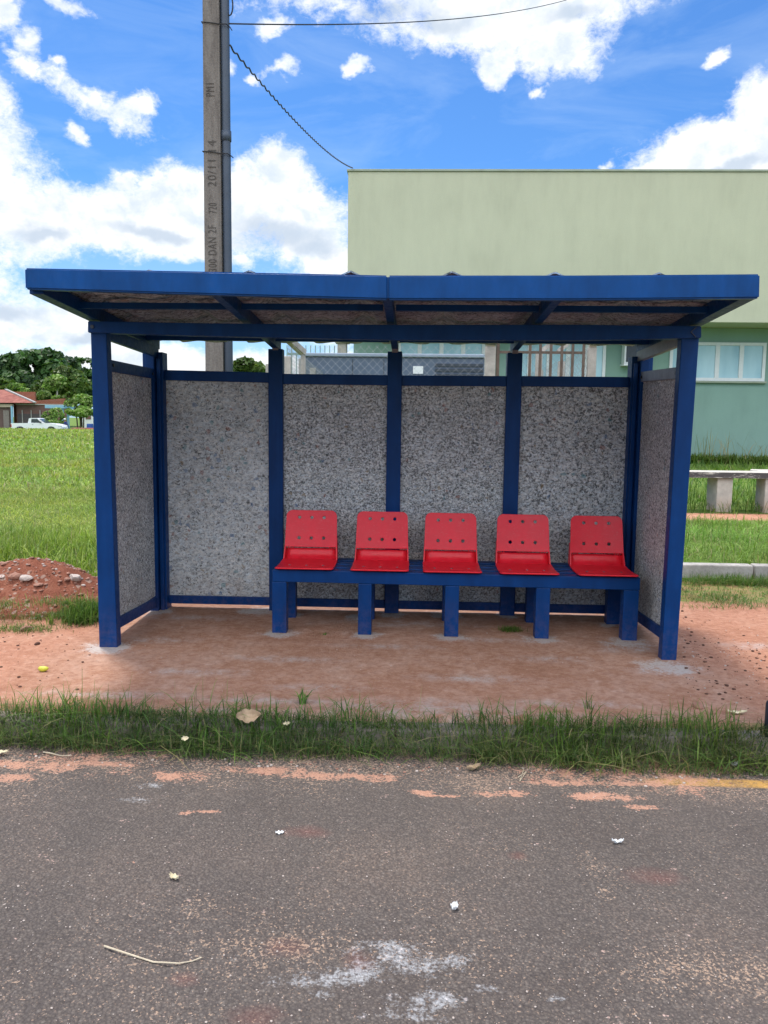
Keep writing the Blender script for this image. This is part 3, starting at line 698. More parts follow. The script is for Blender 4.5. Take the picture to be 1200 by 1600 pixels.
zc = zt_(350, 214, PY); MB().tube([(pc(zc)+pr0+.004, PY+.05, zc-.03), (pc(zc)+pr0+.004, PY+.05, zc+.075)], pr0*1.16, 16).build('conduit_coupling', PIPE, pole, True)
WIRE = simple('black_cable', (.012, .012, .014), .6, .2, 40)
for zy in (238, 36):
    z = zt_(335, zy, PY); rr = pc(z)+2*pr0+.014; ll = lx(z, pxl0, pxl1)-.008
    MB().tube([(ll, PY+.1, z+.02), (ll, PY-.008, z+.01), ((ll+pc(z))/2, PY-.011, z), (pc(z), PY-.013, z-.015), (rr-.03, PY-.02, z-.02), (rr, PY+.03, z-.03), (rr, PY+.12, z-.02)], .0055, 6).build('tie_wire', WIRE, pole)
z = zt_(360, 12, PY); x = pc(z)+2*pr0+.01
MB().tube([(x+.06*math.sin(k*.45)*.6, PY+.03, z+.12-.17*(1-math.cos(k*.45))/2*1.2+.02) for k in range(10)], .008, 6).build('cable_loop', WIRE, pole)
def cable(name, a, b, sag, r, label, twist=0):
    pts = []
    for i in range(121):
        f = i/120; p = Vector(a).lerp(Vector(b), f); p.z -= sag*4*f*(1-f)
        if twist: p += Vector((0, math.cos(f*twist), math.sin(f*twist)))*.013
        pts.append(p)
    o = MB().tube(pts, r, 6).build(name, WIRE); return tag(o, label, 'cable')
cable('overhead_cable', at(357.5, 37, PY+.03), at(885, 0, 16)+Vector((0, 0, 0)), 0.18, .008, 'thin black cable running from the utility pole up across the sky')

# ------------------------------------------------------------------ green building
BY = 21.2                                  # front of the upper block
def stucco(name, base):
    m, t = mat(name, base, .93, 0, .15)
    n = t.noise(t.obj, .35, 6, .6); n2 = t.noise(t.mapping(t.obj, scale=(1, 1, .25)), 2.2, 6, .65); n3 = t.noise(t.obj, 40, 5, .7)
    f = t.math('ADD', t.math('MULTIPLY', n, .5), t.math('MULTIPLY', n2, .5))
    c = t.ramp(f, [(.3, tuple(c*.86 for c in base)), (.5, base), (.7, tuple(c*1.1 for c in base))])
    c = t.mix(t.mr(n3, .3, .7, 0, .22), c, tuple(x*.6 for x in base)); t.l.new(c, t.b.inputs['Base Color'])
    bump(t, n3, .5, .02); return m
UPG = stucco('pale_green_stucco', (.53, .545, .40)); LOG = stucco('teal_green_stucco', (.25, .385, .325))
WFR = simple('white_window_frame', (.72, .74, .74), .4, .08, 10); CAP = simple('flashing', (.30, .34, .26), .5, .2, 3)
GLS, t = mat('window_glass', (.42, .60, .66), .12, 0, .6)
n = t.noise(t.mapping(t.obj, scale=(1, 1, .3)), 1.5, 4, .5); t.l.new(t.ramp(n, [(.35, (.30, .50, .58)), (.65, (.46, .66, .72))]), t.b.inputs['Base Color'])
bx0 = xt_(543.5, 350, BY); ztop = zt_(543.5, 268, BY); zun = zt_(1150, 504, BY); bx1 = bx0+30
BY2 = at(1150, 512.5, BY).y
for _ in range(1):
    # depth of the recessed wall so that its head meets the soffit at the right row
    lo, hi = BY, BY+6
    for k in range(40):
        md = (lo+hi)/2
        if px_of((xt_(1150, 512.5, md), md, zun))[1] < 512.5: lo = md
        else: hi = md
    BY2 = md
gb = empty('green_building', (bx0, BY, 0), 'two-tone green building with pale overhanging upper block behind the bus shelter', 'building')
MB().box(bx0, bx1, BY, BY+13, zun, ztop, .015).build('upper_block', UPG, gb)
MB().box(bx0+.1, bx1-.1, BY2, BY+12.8, -.2, zun-.003, .01).build('lower_wall', LOG, gb)
MB().box(bx0-.04, bx1+.04, BY-.04, BY+13.04, ztop+.002, ztop+.07, .01).build('roof_flashing', CAP, gb)
MB().box(bx0, bx1, BY2-.25, BY2-.002, -.2, .28, .01).build('plinth', CONC, gb)
def window(px0, px1, py0, py1, panes, ref):
    """panes: mullion columns in photo pixels"""
    x0, x1 = xt_(px0, py0, BY2), xt_(px1, py0, BY2); zb_, zt2 = zt_(ref, py1, BY2), zt_(ref, py0, BY2)
    mb = MB(); fw = .10
    mb.box(x0, x1, BY2-.07, BY2+.02, zt2-fw, zt2); mb.box(x0, x1, BY2-.07, BY2+.02, zb_, zb_+fw)
    cols = [x0+fw/2]+[xt_(p, py0, BY2) for p in panes]+[x1-fw/2]
    for k, cx in enumerate(cols): mb.box(cx-fw/2-(.02 if 0 < k < len(cols)-1 else 0), cx+fw/2+(.02 if 0 < k < len(cols)-1 else 0), BY2-.07, BY2+.02, zb_+fw, zt2-fw)
    f = mb.build('window', WFR, gb)
    for a, b in zip(cols, cols[1:]):
        MB().box(a+.055, b-.055, BY2-.03, BY2-.02, zb_+fw+.002, zt2-fw-.002).build('pane', GLS, f)
    MB().box(x0-.06, x1+.06, BY2-.12, BY2+.01, zb_-.07, zb_-.003, .005).build('sill', CAP, f)
window(1047, 1197, 535.5, 595.5, (1084, 1121.5, 1159), 1150)
window(622, 758, 532, 600, (656, 690, 724), 690)
window(800, 947, 532, 600, (828, 858, 888, 918), 870)
cable('service_cable', at(357.5, 70, PY+.03), (bx0+.15, BY-.05, ztop+.09), .0+ (0), .013, 'twisted black cable sagging from the utility pole to the green building corner', 420)
# make the drop cable hang through the seen curve
bpy.data.objects.remove(bpy.data.objects['service_cable'])
A_, B_ = at(357.5, 70, PY+.03), Vector((bx0+.15, BY-.05, ztop+.09))
pts = []
for i in range(361):
    f = i/360; p = A_.lerp(B_, f); p.z -= .20*4*f*(1-f)
    s_ = 1.0*f; p += Vector((0, math.cos(i*.9), math.sin(i*.9)))*.014; pts.append(p)
tag(MB().tube(pts, .010, 5).build('service_cable', WIRE), 'twisted black cable sagging from the utility pole to the green building corner', 'cable')
# air conditioner on the wall
DARK = simple('dark_louvre', (.03, .04, .055), .5, .2, 20)
a, b = at(977, 533, BY2-.45), at(1012, 572, BY2-.45)
ac = empty('air_conditioner', ((a.x+b.x)/2, BY2-.2, b.z), 'white air conditioner unit with dark grille on the green building wall', 'air conditioner')
MB().box(a.x, b.x, BY2-.45, BY2-.02, b.z+.08, a.z+.1, .02).build('housing', WFR, ac)
MB().box(a.x+.05, b.x-.05, BY2-.47, BY2-.452, b.z+.13, a.z+.05, .003).build('grille', DARK, ac)
MB().box(a.x-.03, b.x+.03, BY2-.50, BY2-.01, b.z+.01, b.z+.075).build('bracket', WFR, ac)

# ------------------------------------------------------------------ generator cabinet behind the fence
GYc = 14.0
GREYB = simple('blue_grey_sheet_metal', (.085, .115, .165), .45, .12, 3, .05); LEDGE = simple('pale_ledge_metal', (.24, .29, .36), .5, .12, 3)
p0, p1 = at(472, 557, GYc), at(757, 563, GYc)
gen = empty('generator_cabinet', ((p0.x+p1.x)/2, GYc, .15), 'long blue grey metal cabinet with black louvres inside the wire fence', 'cabinet')
MB().box(p0.x, p1.x, GYc, GYc+2.2, .12, p0.z, .02).build('housing', GREYB, gen)
zt2 = at(472, 552, GYc).z
MB().box(p0.x-.03, p1.x+.05, GYc-.06, GYc+2.25, p0.z+.002, zt2+.01, .02).build('roof_ledge', LEDGE, gen)
for i in range(4):
    a = at(680, 568+i*8, GYc-.03); b = at(757, 573+i*8, GYc-.03); MB().box(a.x, b.x-.03, GYc-.04, GYc-.002, b.z, a.z).build('louvre', DARK, gen)
a, b = at(645.5, 572, GYc-.02), at(661, 584, GYc-.02); MB().box(a.x, b.x, GYc-.015, GYc-.002, b.z, a.z).build('label_plate', WFR, gen)
for px in (551, 600): a = at(px, 560, GYc); MB().box(a.x-.008, a.x+.008, GYc-.012, GYc-.002, .3, p0.z-.05).build('panel_seam', DARK, gen)

# ------------------------------------------------------------------ wire fence compound
FY = 7.2; FYB = 12.6
FC = simple('fence_post_concrete', (.42, .38, .34), .92, .35, 7, .4, 0, 50); RUST = simple('rusty_iron', (.13, .092, .072), .85, .4, 9, .4, 0, 60)
MESH, t = mat('galvanised_mesh', (.30, .31, .32), .55, .6)
def chain(name, a, b, z0, z1, pitch=.125, wr=.0018):
    a, b = Vector(a), Vector(b); L = (b-a).length; d = (b-a).normalized(); vs, fs = [], []
    nrm = Vector((-d.y, d.x, 0))
    def seg(p, q):
        s_ = (q-p).normalized().cross(nrm)*wr; k = len(vs); o = nrm*wr
        vs.extend([p+s_, p-s_*.5+o, p-s_*.5-o, q+s_, q-s_*.5+o, q-s_*.5-o]); fs.extend([(k, k+1, k+4, k+3), (k+1, k+2, k+5, k+4), (k+2, k, k+3, k+5)])
    H = z1-z0; n = int((L+H)/pitch)+1
    for i in range(n):
        for sg in (1, -1):
            s0 = i*pitch if sg == 1 else i*pitch-H; u0, v0, u1, v1 = (s0-H, 0, s0, H) if sg == 1 else (s0, H, s0+H, 0)
            if sg == 1: u0, u1 = s0-H, s0
            # clip to 0..L
            def pt(u):
                f = (u-u0)/(u1-u0); return a+d*u+Vector((0, 0, z0+(v0+(v1-v0)*f)))
            ua, ub = max(0, u0), min(L, u1)
            if ub-ua > 1e-3: seg(pt(ua)-Vector((0, 0, 0)), pt(ub))
    me = bpy.data.meshes.new(name); me.from_pydata([tuple(v) for v in vs], [], fs); me.materials.append(MESH); return me
fence = empty('wire_fence', (0, FY, 0), 'chain-link fence with cranked concrete posts between the bus shelter and green building', 'fence')
def fpost(px0, px1, Y, top=2.62, crank=True, name='fence_post'):
    xa, xb = xt_(px0, 560, Y), xt_(px1, 560, Y); mb = MB(); g0 = tz(xa, Y)-.1
    mb.box(xa, xb, Y-.05, Y+.05, g0, top, .008)
    if crank: mb.bar(((xa+xb)/2, Y, top), ((xa+xb)/2+.0, Y-.30, top+.28), xb-xa-.02, .07)
    mb.build(name, FC, fence); return (xa+xb)/2
f0 = fpost(444, 455, FY, 2.45, False); f1 = fpost(757.5, 774, FY)
f2 = fpost(918, 931, FY)
xq = fpost(415.5, 419.5, FY+3.2, 2.55, False)
# sloping head brace at the left corner
pa, pb = at(452, 531, FY), at(474, 551, FY+.5); MB().bar(pa+Vector((-.05, 0, .04)), pb, .10, .09).build('corner_brace', FC, fence)
MB().box(pb.x-.035, pb.x+.03, pb.y-.04, pb.y+.04, .05, pb.z-.01).build('fence_post', FC, fence)
def addmesh(name, a, b, z0, z1):
    me = chain(name, a, b, z0, z1); me.transform(Matrix.Translation(-parent_loc(fence))); o = link(bpy.data.objects.new(name, me), fence); return o
addmesh('wire_mesh', (f0, FY, 0), (f1, FY, 0), .2, 2.62)
addmesh('wire_mesh', (f2, FY, 0), (f2, FYB+6, 0), .2, 2.62)
addmesh('wire_mesh', (f0, FY, 0), (f0-.4, FYB+6, 0), .2, 2.62)
addmesh('wire_mesh', (f1+.2, FY+.06, 0), (f2, FY+.06, 0), .2, 2.62)
for Y in (FY+2.5, FY+5, FY+7.5):
    MB().box(f2-.06, f2+.06, Y-.05, Y+.05, .1, 2.6).build('fence_post', FC, fence); MB().box(f0-.06-.05*(Y-FY), f0+.06-.05*(Y-FY), Y-.05, Y+.05, .1, 2.6).build('fence_post', FC, fence)
# leaning concrete struts seen through the gate
for (xa, ya), (xb, yb) in (((846, 548), (868, 533)), ((872, 550), (890, 533))):
    MB().bar(at(xa, ya, FY+.9), at(xb, yb, FY+.9), .07, .07).build('post_strut', FC, fence)
xs_ = xt_(842, 560, FY+.9); MB().box(xs_-.05, xs_+.05, FY+.86, FY+.94, .1, at(842, 550, FY+.9).z).build('fence_post', FC, fence)
gate = empty('iron_gate', (f1+.3, FY, 0), 'rusty brown iron bar gate set in the chain-link fence', 'gate')
ga, gb_ = xt_(775, 560, FY), xt_(914, 560, FY)
MB().box(ga, ga+.05, FY-.03, FY+.02, .1, 2.7).build('gate_frame', RUST, gate)
MB().box(ga+.05, gb_, FY-.02, FY+.01, zt_(870, 553, FY), zt_(870, 549, FY)).build('gate_rail', RUST, gate)
MB().box(ga+.05, gb_, FY-.02, FY+.01, .3, .36).build('gate_rail', RUST, gate)
for px in (827.5, 843.5, 860, 877, 894, 911):
    x = xt_(px, 560, FY); MB().box(x-.020, x+.020, FY-.042, FY-.021, .15, 2.72).build('gate_bar', RUST, gate)
# faint railing and pier farther off, left of the building
RLG = simple('pale_green_railing', (.30, .42, .40), .6, .2, 5)
RY = 24.
rail = empty('palisade_railing', (0, RY, 0), 'pale green far railing seen left of the green building through the wire fence', 'railing')
a, b = at(470, 551, RY), at(527, 540, RY)
MB().box(a.x-.5, b.x, RY-.02, RY+.02, b.z-.35, b.z-.31).build('rail', RLG, rail); MB().box(a.x-.5, b.x, RY-.02, RY+.02, a.z-.05, a.z-.01).build('rail', RLG, rail)
x = a.x-.5
while x < b.x: MB().box(x-.018, x+.018, RY+.021, RY+.045, .2, b.z).build('baluster', RLG, rail); x += .17
a, b = at(528, 537, RY-1), at(542, 560, RY-1)
tag(MB().box(a.x, b.x, RY-1.2, RY-.8, .1, a.z, .02).box(a.x-.08, b.x+.08, RY-1.28, RY-.72, a.z+.002, a.z+.12, .02).build('gate_pier', FC), 'grey concrete pier at the left corner of the green building', 'pier')

# ------------------------------------------------------------------ kerb of the raised bed and the concrete bench
x = 3.35; mb = MB(); KB = 2.66
while x < 26:
    mb.box(x, x+.985, KB, KB+.13, -.1, .165+random.uniform(-.006, .006), .012); x += 1.
k2 = mb.build('bed_kerb', CONC); tag(k2, kind='structure')
BENC, t = mat('bench_concrete', (.5, .46, .4), .9, 0, .2)
n = t.noise(t.obj, 5, 6, .65); n2 = t.noise(t.obj, 40, 5, .7); n3 = t.noise(t.mapping(t.obj, scale=(1, 1, 3)), 9, 5, .7)
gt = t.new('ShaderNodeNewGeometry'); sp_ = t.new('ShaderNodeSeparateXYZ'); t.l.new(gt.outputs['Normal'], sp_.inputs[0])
c = t.ramp(n, [(.3, (.36, .33, .29)), (.7, (.60, .56, .49))]); 
zz = t.new('ShaderNodeSeparateXYZ'); t.l.new(t.obj, zz.inputs[0])
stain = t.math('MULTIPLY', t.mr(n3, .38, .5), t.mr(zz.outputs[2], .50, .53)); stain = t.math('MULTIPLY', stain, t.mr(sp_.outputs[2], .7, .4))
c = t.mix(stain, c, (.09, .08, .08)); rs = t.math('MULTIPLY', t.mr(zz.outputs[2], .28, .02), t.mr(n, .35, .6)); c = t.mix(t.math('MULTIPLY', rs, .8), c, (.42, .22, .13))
t.l.new(c, t.b.inputs['Base Color']); bump(t, n2, .4, .01)
q = gz(1132, 800, .19); BYY = q.y; zg = tz(q.x, q.y)
cb_ = empty('concrete_bench', (q.x, q.y, zg), 'angled pale concrete bench on block legs in front of the green building', 'bench')
zs1 = zt_(1130, 747, BYY-.06); zs2 = zs1+.085
e = [(xt_(1040, 740, BYY-.06), BYY-.06), (xt_(1140, 747, BYY-.06), BYY-.06), (xt_(1260, 742, BYY-.05), BYY-.02), (xt_(1330, 742, BYY+.4), BYY+.5), (xt_(1330, 742, BYY+.8), BYY+1.05), (xt_(1240, 730, BYY+.9), BYY+.95), (xt_(1176, 730, BYY+.95), BYY+1.0), (xt_(1172, 734, BYY+.65), BYY+.66), (xt_(1190, 734, BYY+.5), BYY+.50), (xt_(1040, 734, BYY+.42), BYY+.42)]
me_ = MB().prism([(x, y, zs1) for x, y in e], (0, 0, zs2-zs1)); me_.build('seat_slab', BENC, cb_)
def block(pxa, pxb, pxs, py, nm='leg'):
    a = at(pxa, py, BYY); b = at(pxb, py, BYY); s_ = at(pxs, py, BYY+.36)
    MB().hull8([(a.x, BYY, zg-.1), (b.x, BYY, zg-.1), (b.x-(a.x-s_.x), BYY+.36, zg-.1), (s_.x, BYY+.36, zg-.1), (a.x, BYY, zs1-.002), (b.x, BYY, zs1-.002), (b.x-(a.x-s_.x), BYY+.36, zs1-.002), (s_.x, BYY+.36, zs1-.002)], .008).build(nm, BENC, cb_)
block(1121, 1145, 1104.5, 760); block(1196, 1224, 1181, 760)

# ------------------------------------------------------------------ vegetation
def leafmat(name, rough=.55, trans=.35):
    m = bpy.data.materials.new(name); m.use_nodes = True; t = NT(m.node_tree); b = t.n['Principled BSDF']; o = t.n['Material Output']
    a = t.new('ShaderNodeAttribute', attribute_name='tint'); b.inputs['Roughness'].default_value = rough; b.inputs['Specular IOR Level'].default_value = .3
    t.l.new(a.outputs['Color'], b.inputs['Base Color'])
    tr = t.new('ShaderNodeBsdfTranslucent'); t.l.new(t.mix(1., a.outputs['Color'], (1.2, 1.35, .7), 'MULTIPLY'), tr.inputs[0])
    mx = t.new('ShaderNodeMixShader'); mx.inputs[0].default_value = trans; t.l.new(b.outputs[0], mx.inputs[1]); t.l.new(tr.outputs[0], mx.inputs[2]); t.l.new(mx.outputs[0], o.inputs[0])
    return m
GRASSM = leafmat('grass_blade'); LEAFM = leafmat('leaf', .5, .3)
def mesh_np(name, V, F4, F3, tint, m, parent=None):
    me = bpy.data.meshes.new(name); nv = len(V); n4 = 0 if F4 is None else len(F4); n3 = 0 if F3 is None else len(F3)
    idx = np.concatenate([x.ravel() for x in (F4, F3) if x is not None]).astype(np.int32)
    st = np.concatenate([np.arange(n4)*4, n4*4+np.arange(n3)*3]).astype(np.int32)
    me.vertices.add(nv); me.vertices.foreach_set('co', V.astype(np.float32).ravel()); me.loops.add(len(idx)); me.loops.foreach_set('vertex_index', idx)
    me.polygons.add(n4+n3); me.polygons.foreach_set('loop_start', st); me.update(calc_edges=True)
    if tint is not None:
        a = me.attributes.new('tint', 'FLOAT_COLOR', 'POINT'); a.data.foreach_set('color', np.concatenate([tint, np.ones((nv, 1))], 1).astype(np.float32).ravel())
    me.materials.append(m); return link(bpy.data.objects.new(name, me), parent)
PAL = {'field': [(.19, .29, .05), (.24, .34, .065), (.30, .38, .09), (.36, .39, .14)], 'verge': [(.035, .075, .020), (.055, .11, .028), (.08, .13, .035), (.13, .17, .06), (.2, .2, .1)], 'dark': [(.028, .085, .012), (.045, .12, .018), (.06, .15, .02), (.10, .17, .04)], 'mid': [(.06, .135, .025), (.09, .18, .03), (.12, .21, .04), (.19, .24, .075)],
       'bright': [(.12, .23, .035), (.17, .29, .05), (.22, .33, .07), (.29, .35, .12)], 'dry': [(.28, .24, .11), (.34, .29, .15), (.2, .2, .07), (.12, .18, .04)]}
class Blades:
    def __init__(s): s.V = []; s.F4 = []; s.F3 = []; s.C = []; s.n = 0
    def add(s, x, y, z, h, w, lean=.5, pal='mid', dry=.06):
        n = len(x); h = np.broadcast_to(h, n)*rng.uniform(.6, 1.25, n); w = np.broadcast_to(w, n)*rng.uniform(.7, 1.3, n)
        a = rng.uniform(0, 2*np.pi, n); l = np.abs(rng.normal(0, lean*1.25, n))+.10; dx, dy = np.cos(a), np.sin(a)
        fa = a+np.pi/2+rng.normal(0, .4, n); wx, wy = np.cos(fa)*w/2, np.sin(fa)*w/2
        rows = []
        for t_, k in ((0, .8), (.38, 1), (.75, .7)):
            off = l*h*t_**1.8; zz = z+h*(t_-.38*np.minimum(l, 1.2)*t_**2.2)
            c = np.stack([x+dx*off, y+dy*off, zz], -1); e = np.stack([wx*k, wy*k, 0*wx], -1); rows += [c-e, c+e]
        off = l*h; rows.append(np.stack([x+dx*off, y+dy*off, z+h*(1-.38*np.minimum(l, 1.2)*1.15)], -1))
        V = np.stack(rows, 1); b = s.n+np.arange(n)[:, None]*7
        s.F4.append(np.concatenate([b+np.array([0, 1, 3, 2]), b+np.array([2, 3, 5, 4])])); s.F3.append(b+np.array([4, 5, 6])); s.V.append(V.reshape(-1, 3)); s.n += n*7
        P_ = np.array(PAL[pal]); c = P_[rng.integers(0, len(P_)-1, n)]; c = c*(rng.uniform(.65, 1.3, (n, 1))); tn = vnoise(x, y, .9, 91)+.5*(vnoise(x, y, 4, 92)-.5); c = c*(.72+.62*tn)[:, None]; c[:, 0] *= .75+.75*vnoise(x, y, .6, 93)
        dm = rng.random(n) < dry; D_ = np.array(PAL['dry']); c[dm] = D_[rng.integers(0, 4, dm.sum())]
        s.C.append(np.repeat(c, 7, 0)); return s
    def build(s, name, label=None, cat=None, kind='stuff', parent=None, m=None):
        o = mesh_np(name, np.concatenate(s.V), np.concatenate(s.F4), np.concatenate(s.F3), np.concatenate(s.C), m or GRASSM, parent)
        if parent is None: tag(o, label, cat, None, kind)
        return o
def scatter(n, x0, x1, y0, y1, dens):
    x = rng.uniform(x0, x1, n); y = rng.uniform(y0, y1, n); k = rng.random(n) < dens(x, y); return x[k], y[k]
# front strip growing over the kerb
g = Blades()
def strip_z(x, y): return np.where(y > KY, -.03, ZR+.075*sst(KY-.10, KY, y))
lo = lambda x: -1.435 + .15*(vnoise(x, x*0, 1.6, 31)-.5) - .05*np.exp(-((x-3.4)/.9)**2)
hi = lambda x: -1.07 + .16*(vnoise(x, x*0, 2.1, 32)-.5)
def sd(x, y):
    n = vnoise(x, y, 6, 33); e = np.minimum(sst(0, .07, y-lo(x)), sst(0, .06, hi(x)-y)); return e*np.clip(.15+2.0*(n-.33), .03, 1)
x, y = scatter(26000, -2.2, 6.4, -1.53, -.94, sd); hn = vnoise(x, y, 2.6, 34); 
rise = .42+1.0*sst(.35, .8, hn)+.5*np.exp(-((x-3.05)/.3)**2)+.3*np.exp(-((x-.35)/.22)**2)
g.add(x, y, strip_z(x, y), .072*rise, .0044, 1.0, 'verge', .14)
x, y = scatter(16000, -2.2, 6.4, -1.37, -1.18, lambda x, y: np.clip(.25+1.9*(vnoise(x, y, 5, 38)-.3), .15, 1)); g.add(x, y, strip_z(x, y)+.02, .085*(.7+.6*vnoise(x, x*0, 2.5, 36)), .0036, 1.0, 'verge', .14)
x, y = scatter(3000, -2.2, 6.4, -1.44, -1.08, sd); g.add(x, y, strip_z(x, y), .14, .005, 1.15, 'mid', .18)
x, y = scatter(7000, -2.2, 6.4, -1.34, -1.10, lambda x, y: np.clip(3.2*(vnoise(x, y, 3.0, 35)-.45), .02, 1)); g.add(x, y, strip_z(x, y), .15*(.7+.6*vnoise(x, x*0, 2.5, 36)), .005, .45, 'mid', .03)
x, y = scatter(12000, -2.2, 6.4, -1.55, -1.24, lambda x, y: sst(0, .05, y-lo(x))*np.clip(.35+1.3*(vnoise(x, y, 9, 37)-.4), .05, 1)); g.add(x, y, strip_z(x, y), .035, .0035, 1.0, 'verge', .25)
xk = rng.uniform(-2.2, 6.4, 60); xk[:34] = rng.uniform(-.2, 1.2, 34); yk = rng.uniform(-1.18, -1.03, 60); g.add(xk, yk, -.02+0*xk, .21, .0022, .18, 'mid', .3)
g.build('verge_grass', 'dark green ragged grass strip growing over the kerb along the road edge', 'grass')
# mat of creeping runners under the strip
# grass on the right: before and behind the low kerb
g = Blades()
x, y = scatter(60000, 3.85, 11, 1.25, 2.64, lambda x, y: np.clip(1.5*(vnoise(x, y, 1.8, 41)-.3), 0, 1)*sst(1.35, 1.8, y+.3*(vnoise(x, y, 1.2, 42)-.5))); g.add(x, y, ter(x, y), .045, .0045, 1.1, 'mid', .30)
x, y = scatter(2600, 4.6, 6.4, 2.45, 2.64, lambda x, y: np.exp(-((x-5.15)/.35)**2)+.35*vnoise(x, y, 2, 48)); g.add(x, y, ter(x, y), .12, .0035, .8, 'mid', .15)
g.build('short_grass', 'short patchy grass in front of the low kerb right of the shelter', 'grass')
g = Blades()
x, y = scatter(30000, 3.3, 12, 2.8, 6.1, lambda x, y: np.clip(.5+1.4*(vnoise(x, y, 1.5, 43)-.3), .2, 1)*sst(6.2, 5.9, y)); g.add(x, y, ter(x, y), .07+.11*vnoise(x, y, 1.3, 46), .0065, 1.0, 'bright', .12)
x, y = scatter(1600, 3.3, 12, 2.8, 6.1, lambda x, y: .3+0*x); g.add(x, y, ter(x, y), .24, .009, .5, 'bright', .12)
x, y = scatter(16000, 2.5, 16, 6.9, 10.5, lambda x, y: np.clip(.35+1.6*(vnoise(x, y, 1.0, 44)-.3), .1, 1)); g.add(x, y, ter(x, y), .20, .010, .6, 'mid', .03)
x, y = scatter(14000, 0, 30, 10.5, 21, lambda x, y: .9+0*x); g.add(x, y, ter(x, y), .24, .022, .6, 'mid', .04)
g.build('lawn_grass', 'bright green uncut grass of the raised bed around the concrete bench', 'grass')
# field on the left
g = Blades()
def wedge(n, y0, y1, ext=1.6):
    y = y0+(y1-y0)*rng.random(n)**.8; d = y+5.09; xa = -(.52*d)*1.0+2.0-ext; xb = np.minimum(2.0-.27*d+ext, .2); x = xa+(xb-xa)*rng.random(n); return x, y
x, y = wedge(15000, 1.75, 3.9); k = rng.random(len(x)) < np.clip(.35+1.6*(vnoise(x, y, 1.6, 51)-.3), 0, 1); x, y = x[k], y[k]; g.add(x, y, ter(x, y), .27*sst(1.3, 2.6, y)+.06, .009, .5, 'bright', .05)
x, y = wedge(30000, 3.0, 11); g.add(x, y, ter(x, y), .05+.11*vnoise(x, y, .8, 52), .0085, .95, 'field', .12)
x, y = wedge(18000, 10, 27, 3); g.add(x, y, ter(x, y), .13+.07*vnoise(x, y, .4, 53), .024, .9, 'field', .16)
x, y = wedge(16000, 26, 64, 6); g.add(x, y, ter(x, y), .20, .065, .8, 'field', .16)
x, y = scatter(9000, -.2, 3.3, 1.55, 9, lambda x, y: .9+0*x); g.add(x, y, ter(x, y), .10, .010, .8, 'mid', .1)
g.build('field_grass', 'bright green tall grass of the open field left of the shelter', 'grass')
g = Blades()
def clump(px, py, n, rx, ry, h, w, lean=.5, pal='mid', dry=.08, z=0):
    p = gz(px, py, z); x = p.x+rng.normal(0, rx, n); y = p.y+rng.normal(0, ry, n); g.add(x, y, np.maximum(ter(x, y), -.02), h, w, lean, pal, dry)
for a in ((20, 950, 500, .14, .10, .055), (60, 965, 500, .12, .08, .05), (35, 985, 400, .12, .05, .05), (10, 930, 300, .08, .08, .06), (90, 960, 350, .08, .07, .05), (85, 940, 160, .05, .05, .09), (-40, 960, 900, .3, .15, .07)): clump(*a, .0038, .8, 'mid', .22)
clump(135, 968, 1500, .075, .085, .15, .0045, .5, 'mid', .05); clump(128, 965, 60, .05, .05, .22, .007, .35, 'bright', .1)
for a in ((30, 905, 90, .12, .05), (85, 915, 120, .08, .05), (100, 935, 260, .10, .06), (5, 940, 200, .12, .08), (60, 885, 40, .1, .04)):
    p = gz(a[0], a[1]+30, 0); x = p.x+rng.normal(0, a[3], a[2]); y = p.y+rng.normal(0, a[4], a[2]); g.add(x, y, ter(x, y)+.10, .07, .004, .9, 'mid', .3)
clump(80, 975, 24, .01, .01, .12, .006, .5, 'bright', .1)
g.build('soil_weeds', 'patchy creeping grass on the red soil left of the shelter', 'grass')
def tuft(px, py, n, rx, ry, h, w, lean, label, pal='mid', name='grass_tuft'):
    p = gz(px, py); x = p.x+rng.normal(0, rx, n); y = p.y+rng.normal(0, ry, n); b = Blades(); b.add(x, y, ter(x, y), h, w, lean, pal, .04)
    o = b.build(name, kind=None); tag(o, label, 'grass tuft'); o.pop('kind', None) if 'kind' in o else None; return o
tuft(797, 986, 260, .038, .022, .045, .0035, .7, 'low green grass tuft on the ground under the bench')
tuft(473, 1100, 24, .014, .012, .085, .006, .35, 'small upright weed sprout growing from the red earth before the bench', name='weed_sprout')
tuft(507, 992, 14, .012, .01, .02, .004, .8, 'tiny green sprout on the ground between the two left bench legs', name='weed_sprout')
tuft(921, 1108, 12, .012, .012, .09, .004, .3, 'thin pale weed sprout behind the right part of the verge', name='weed_sprout')

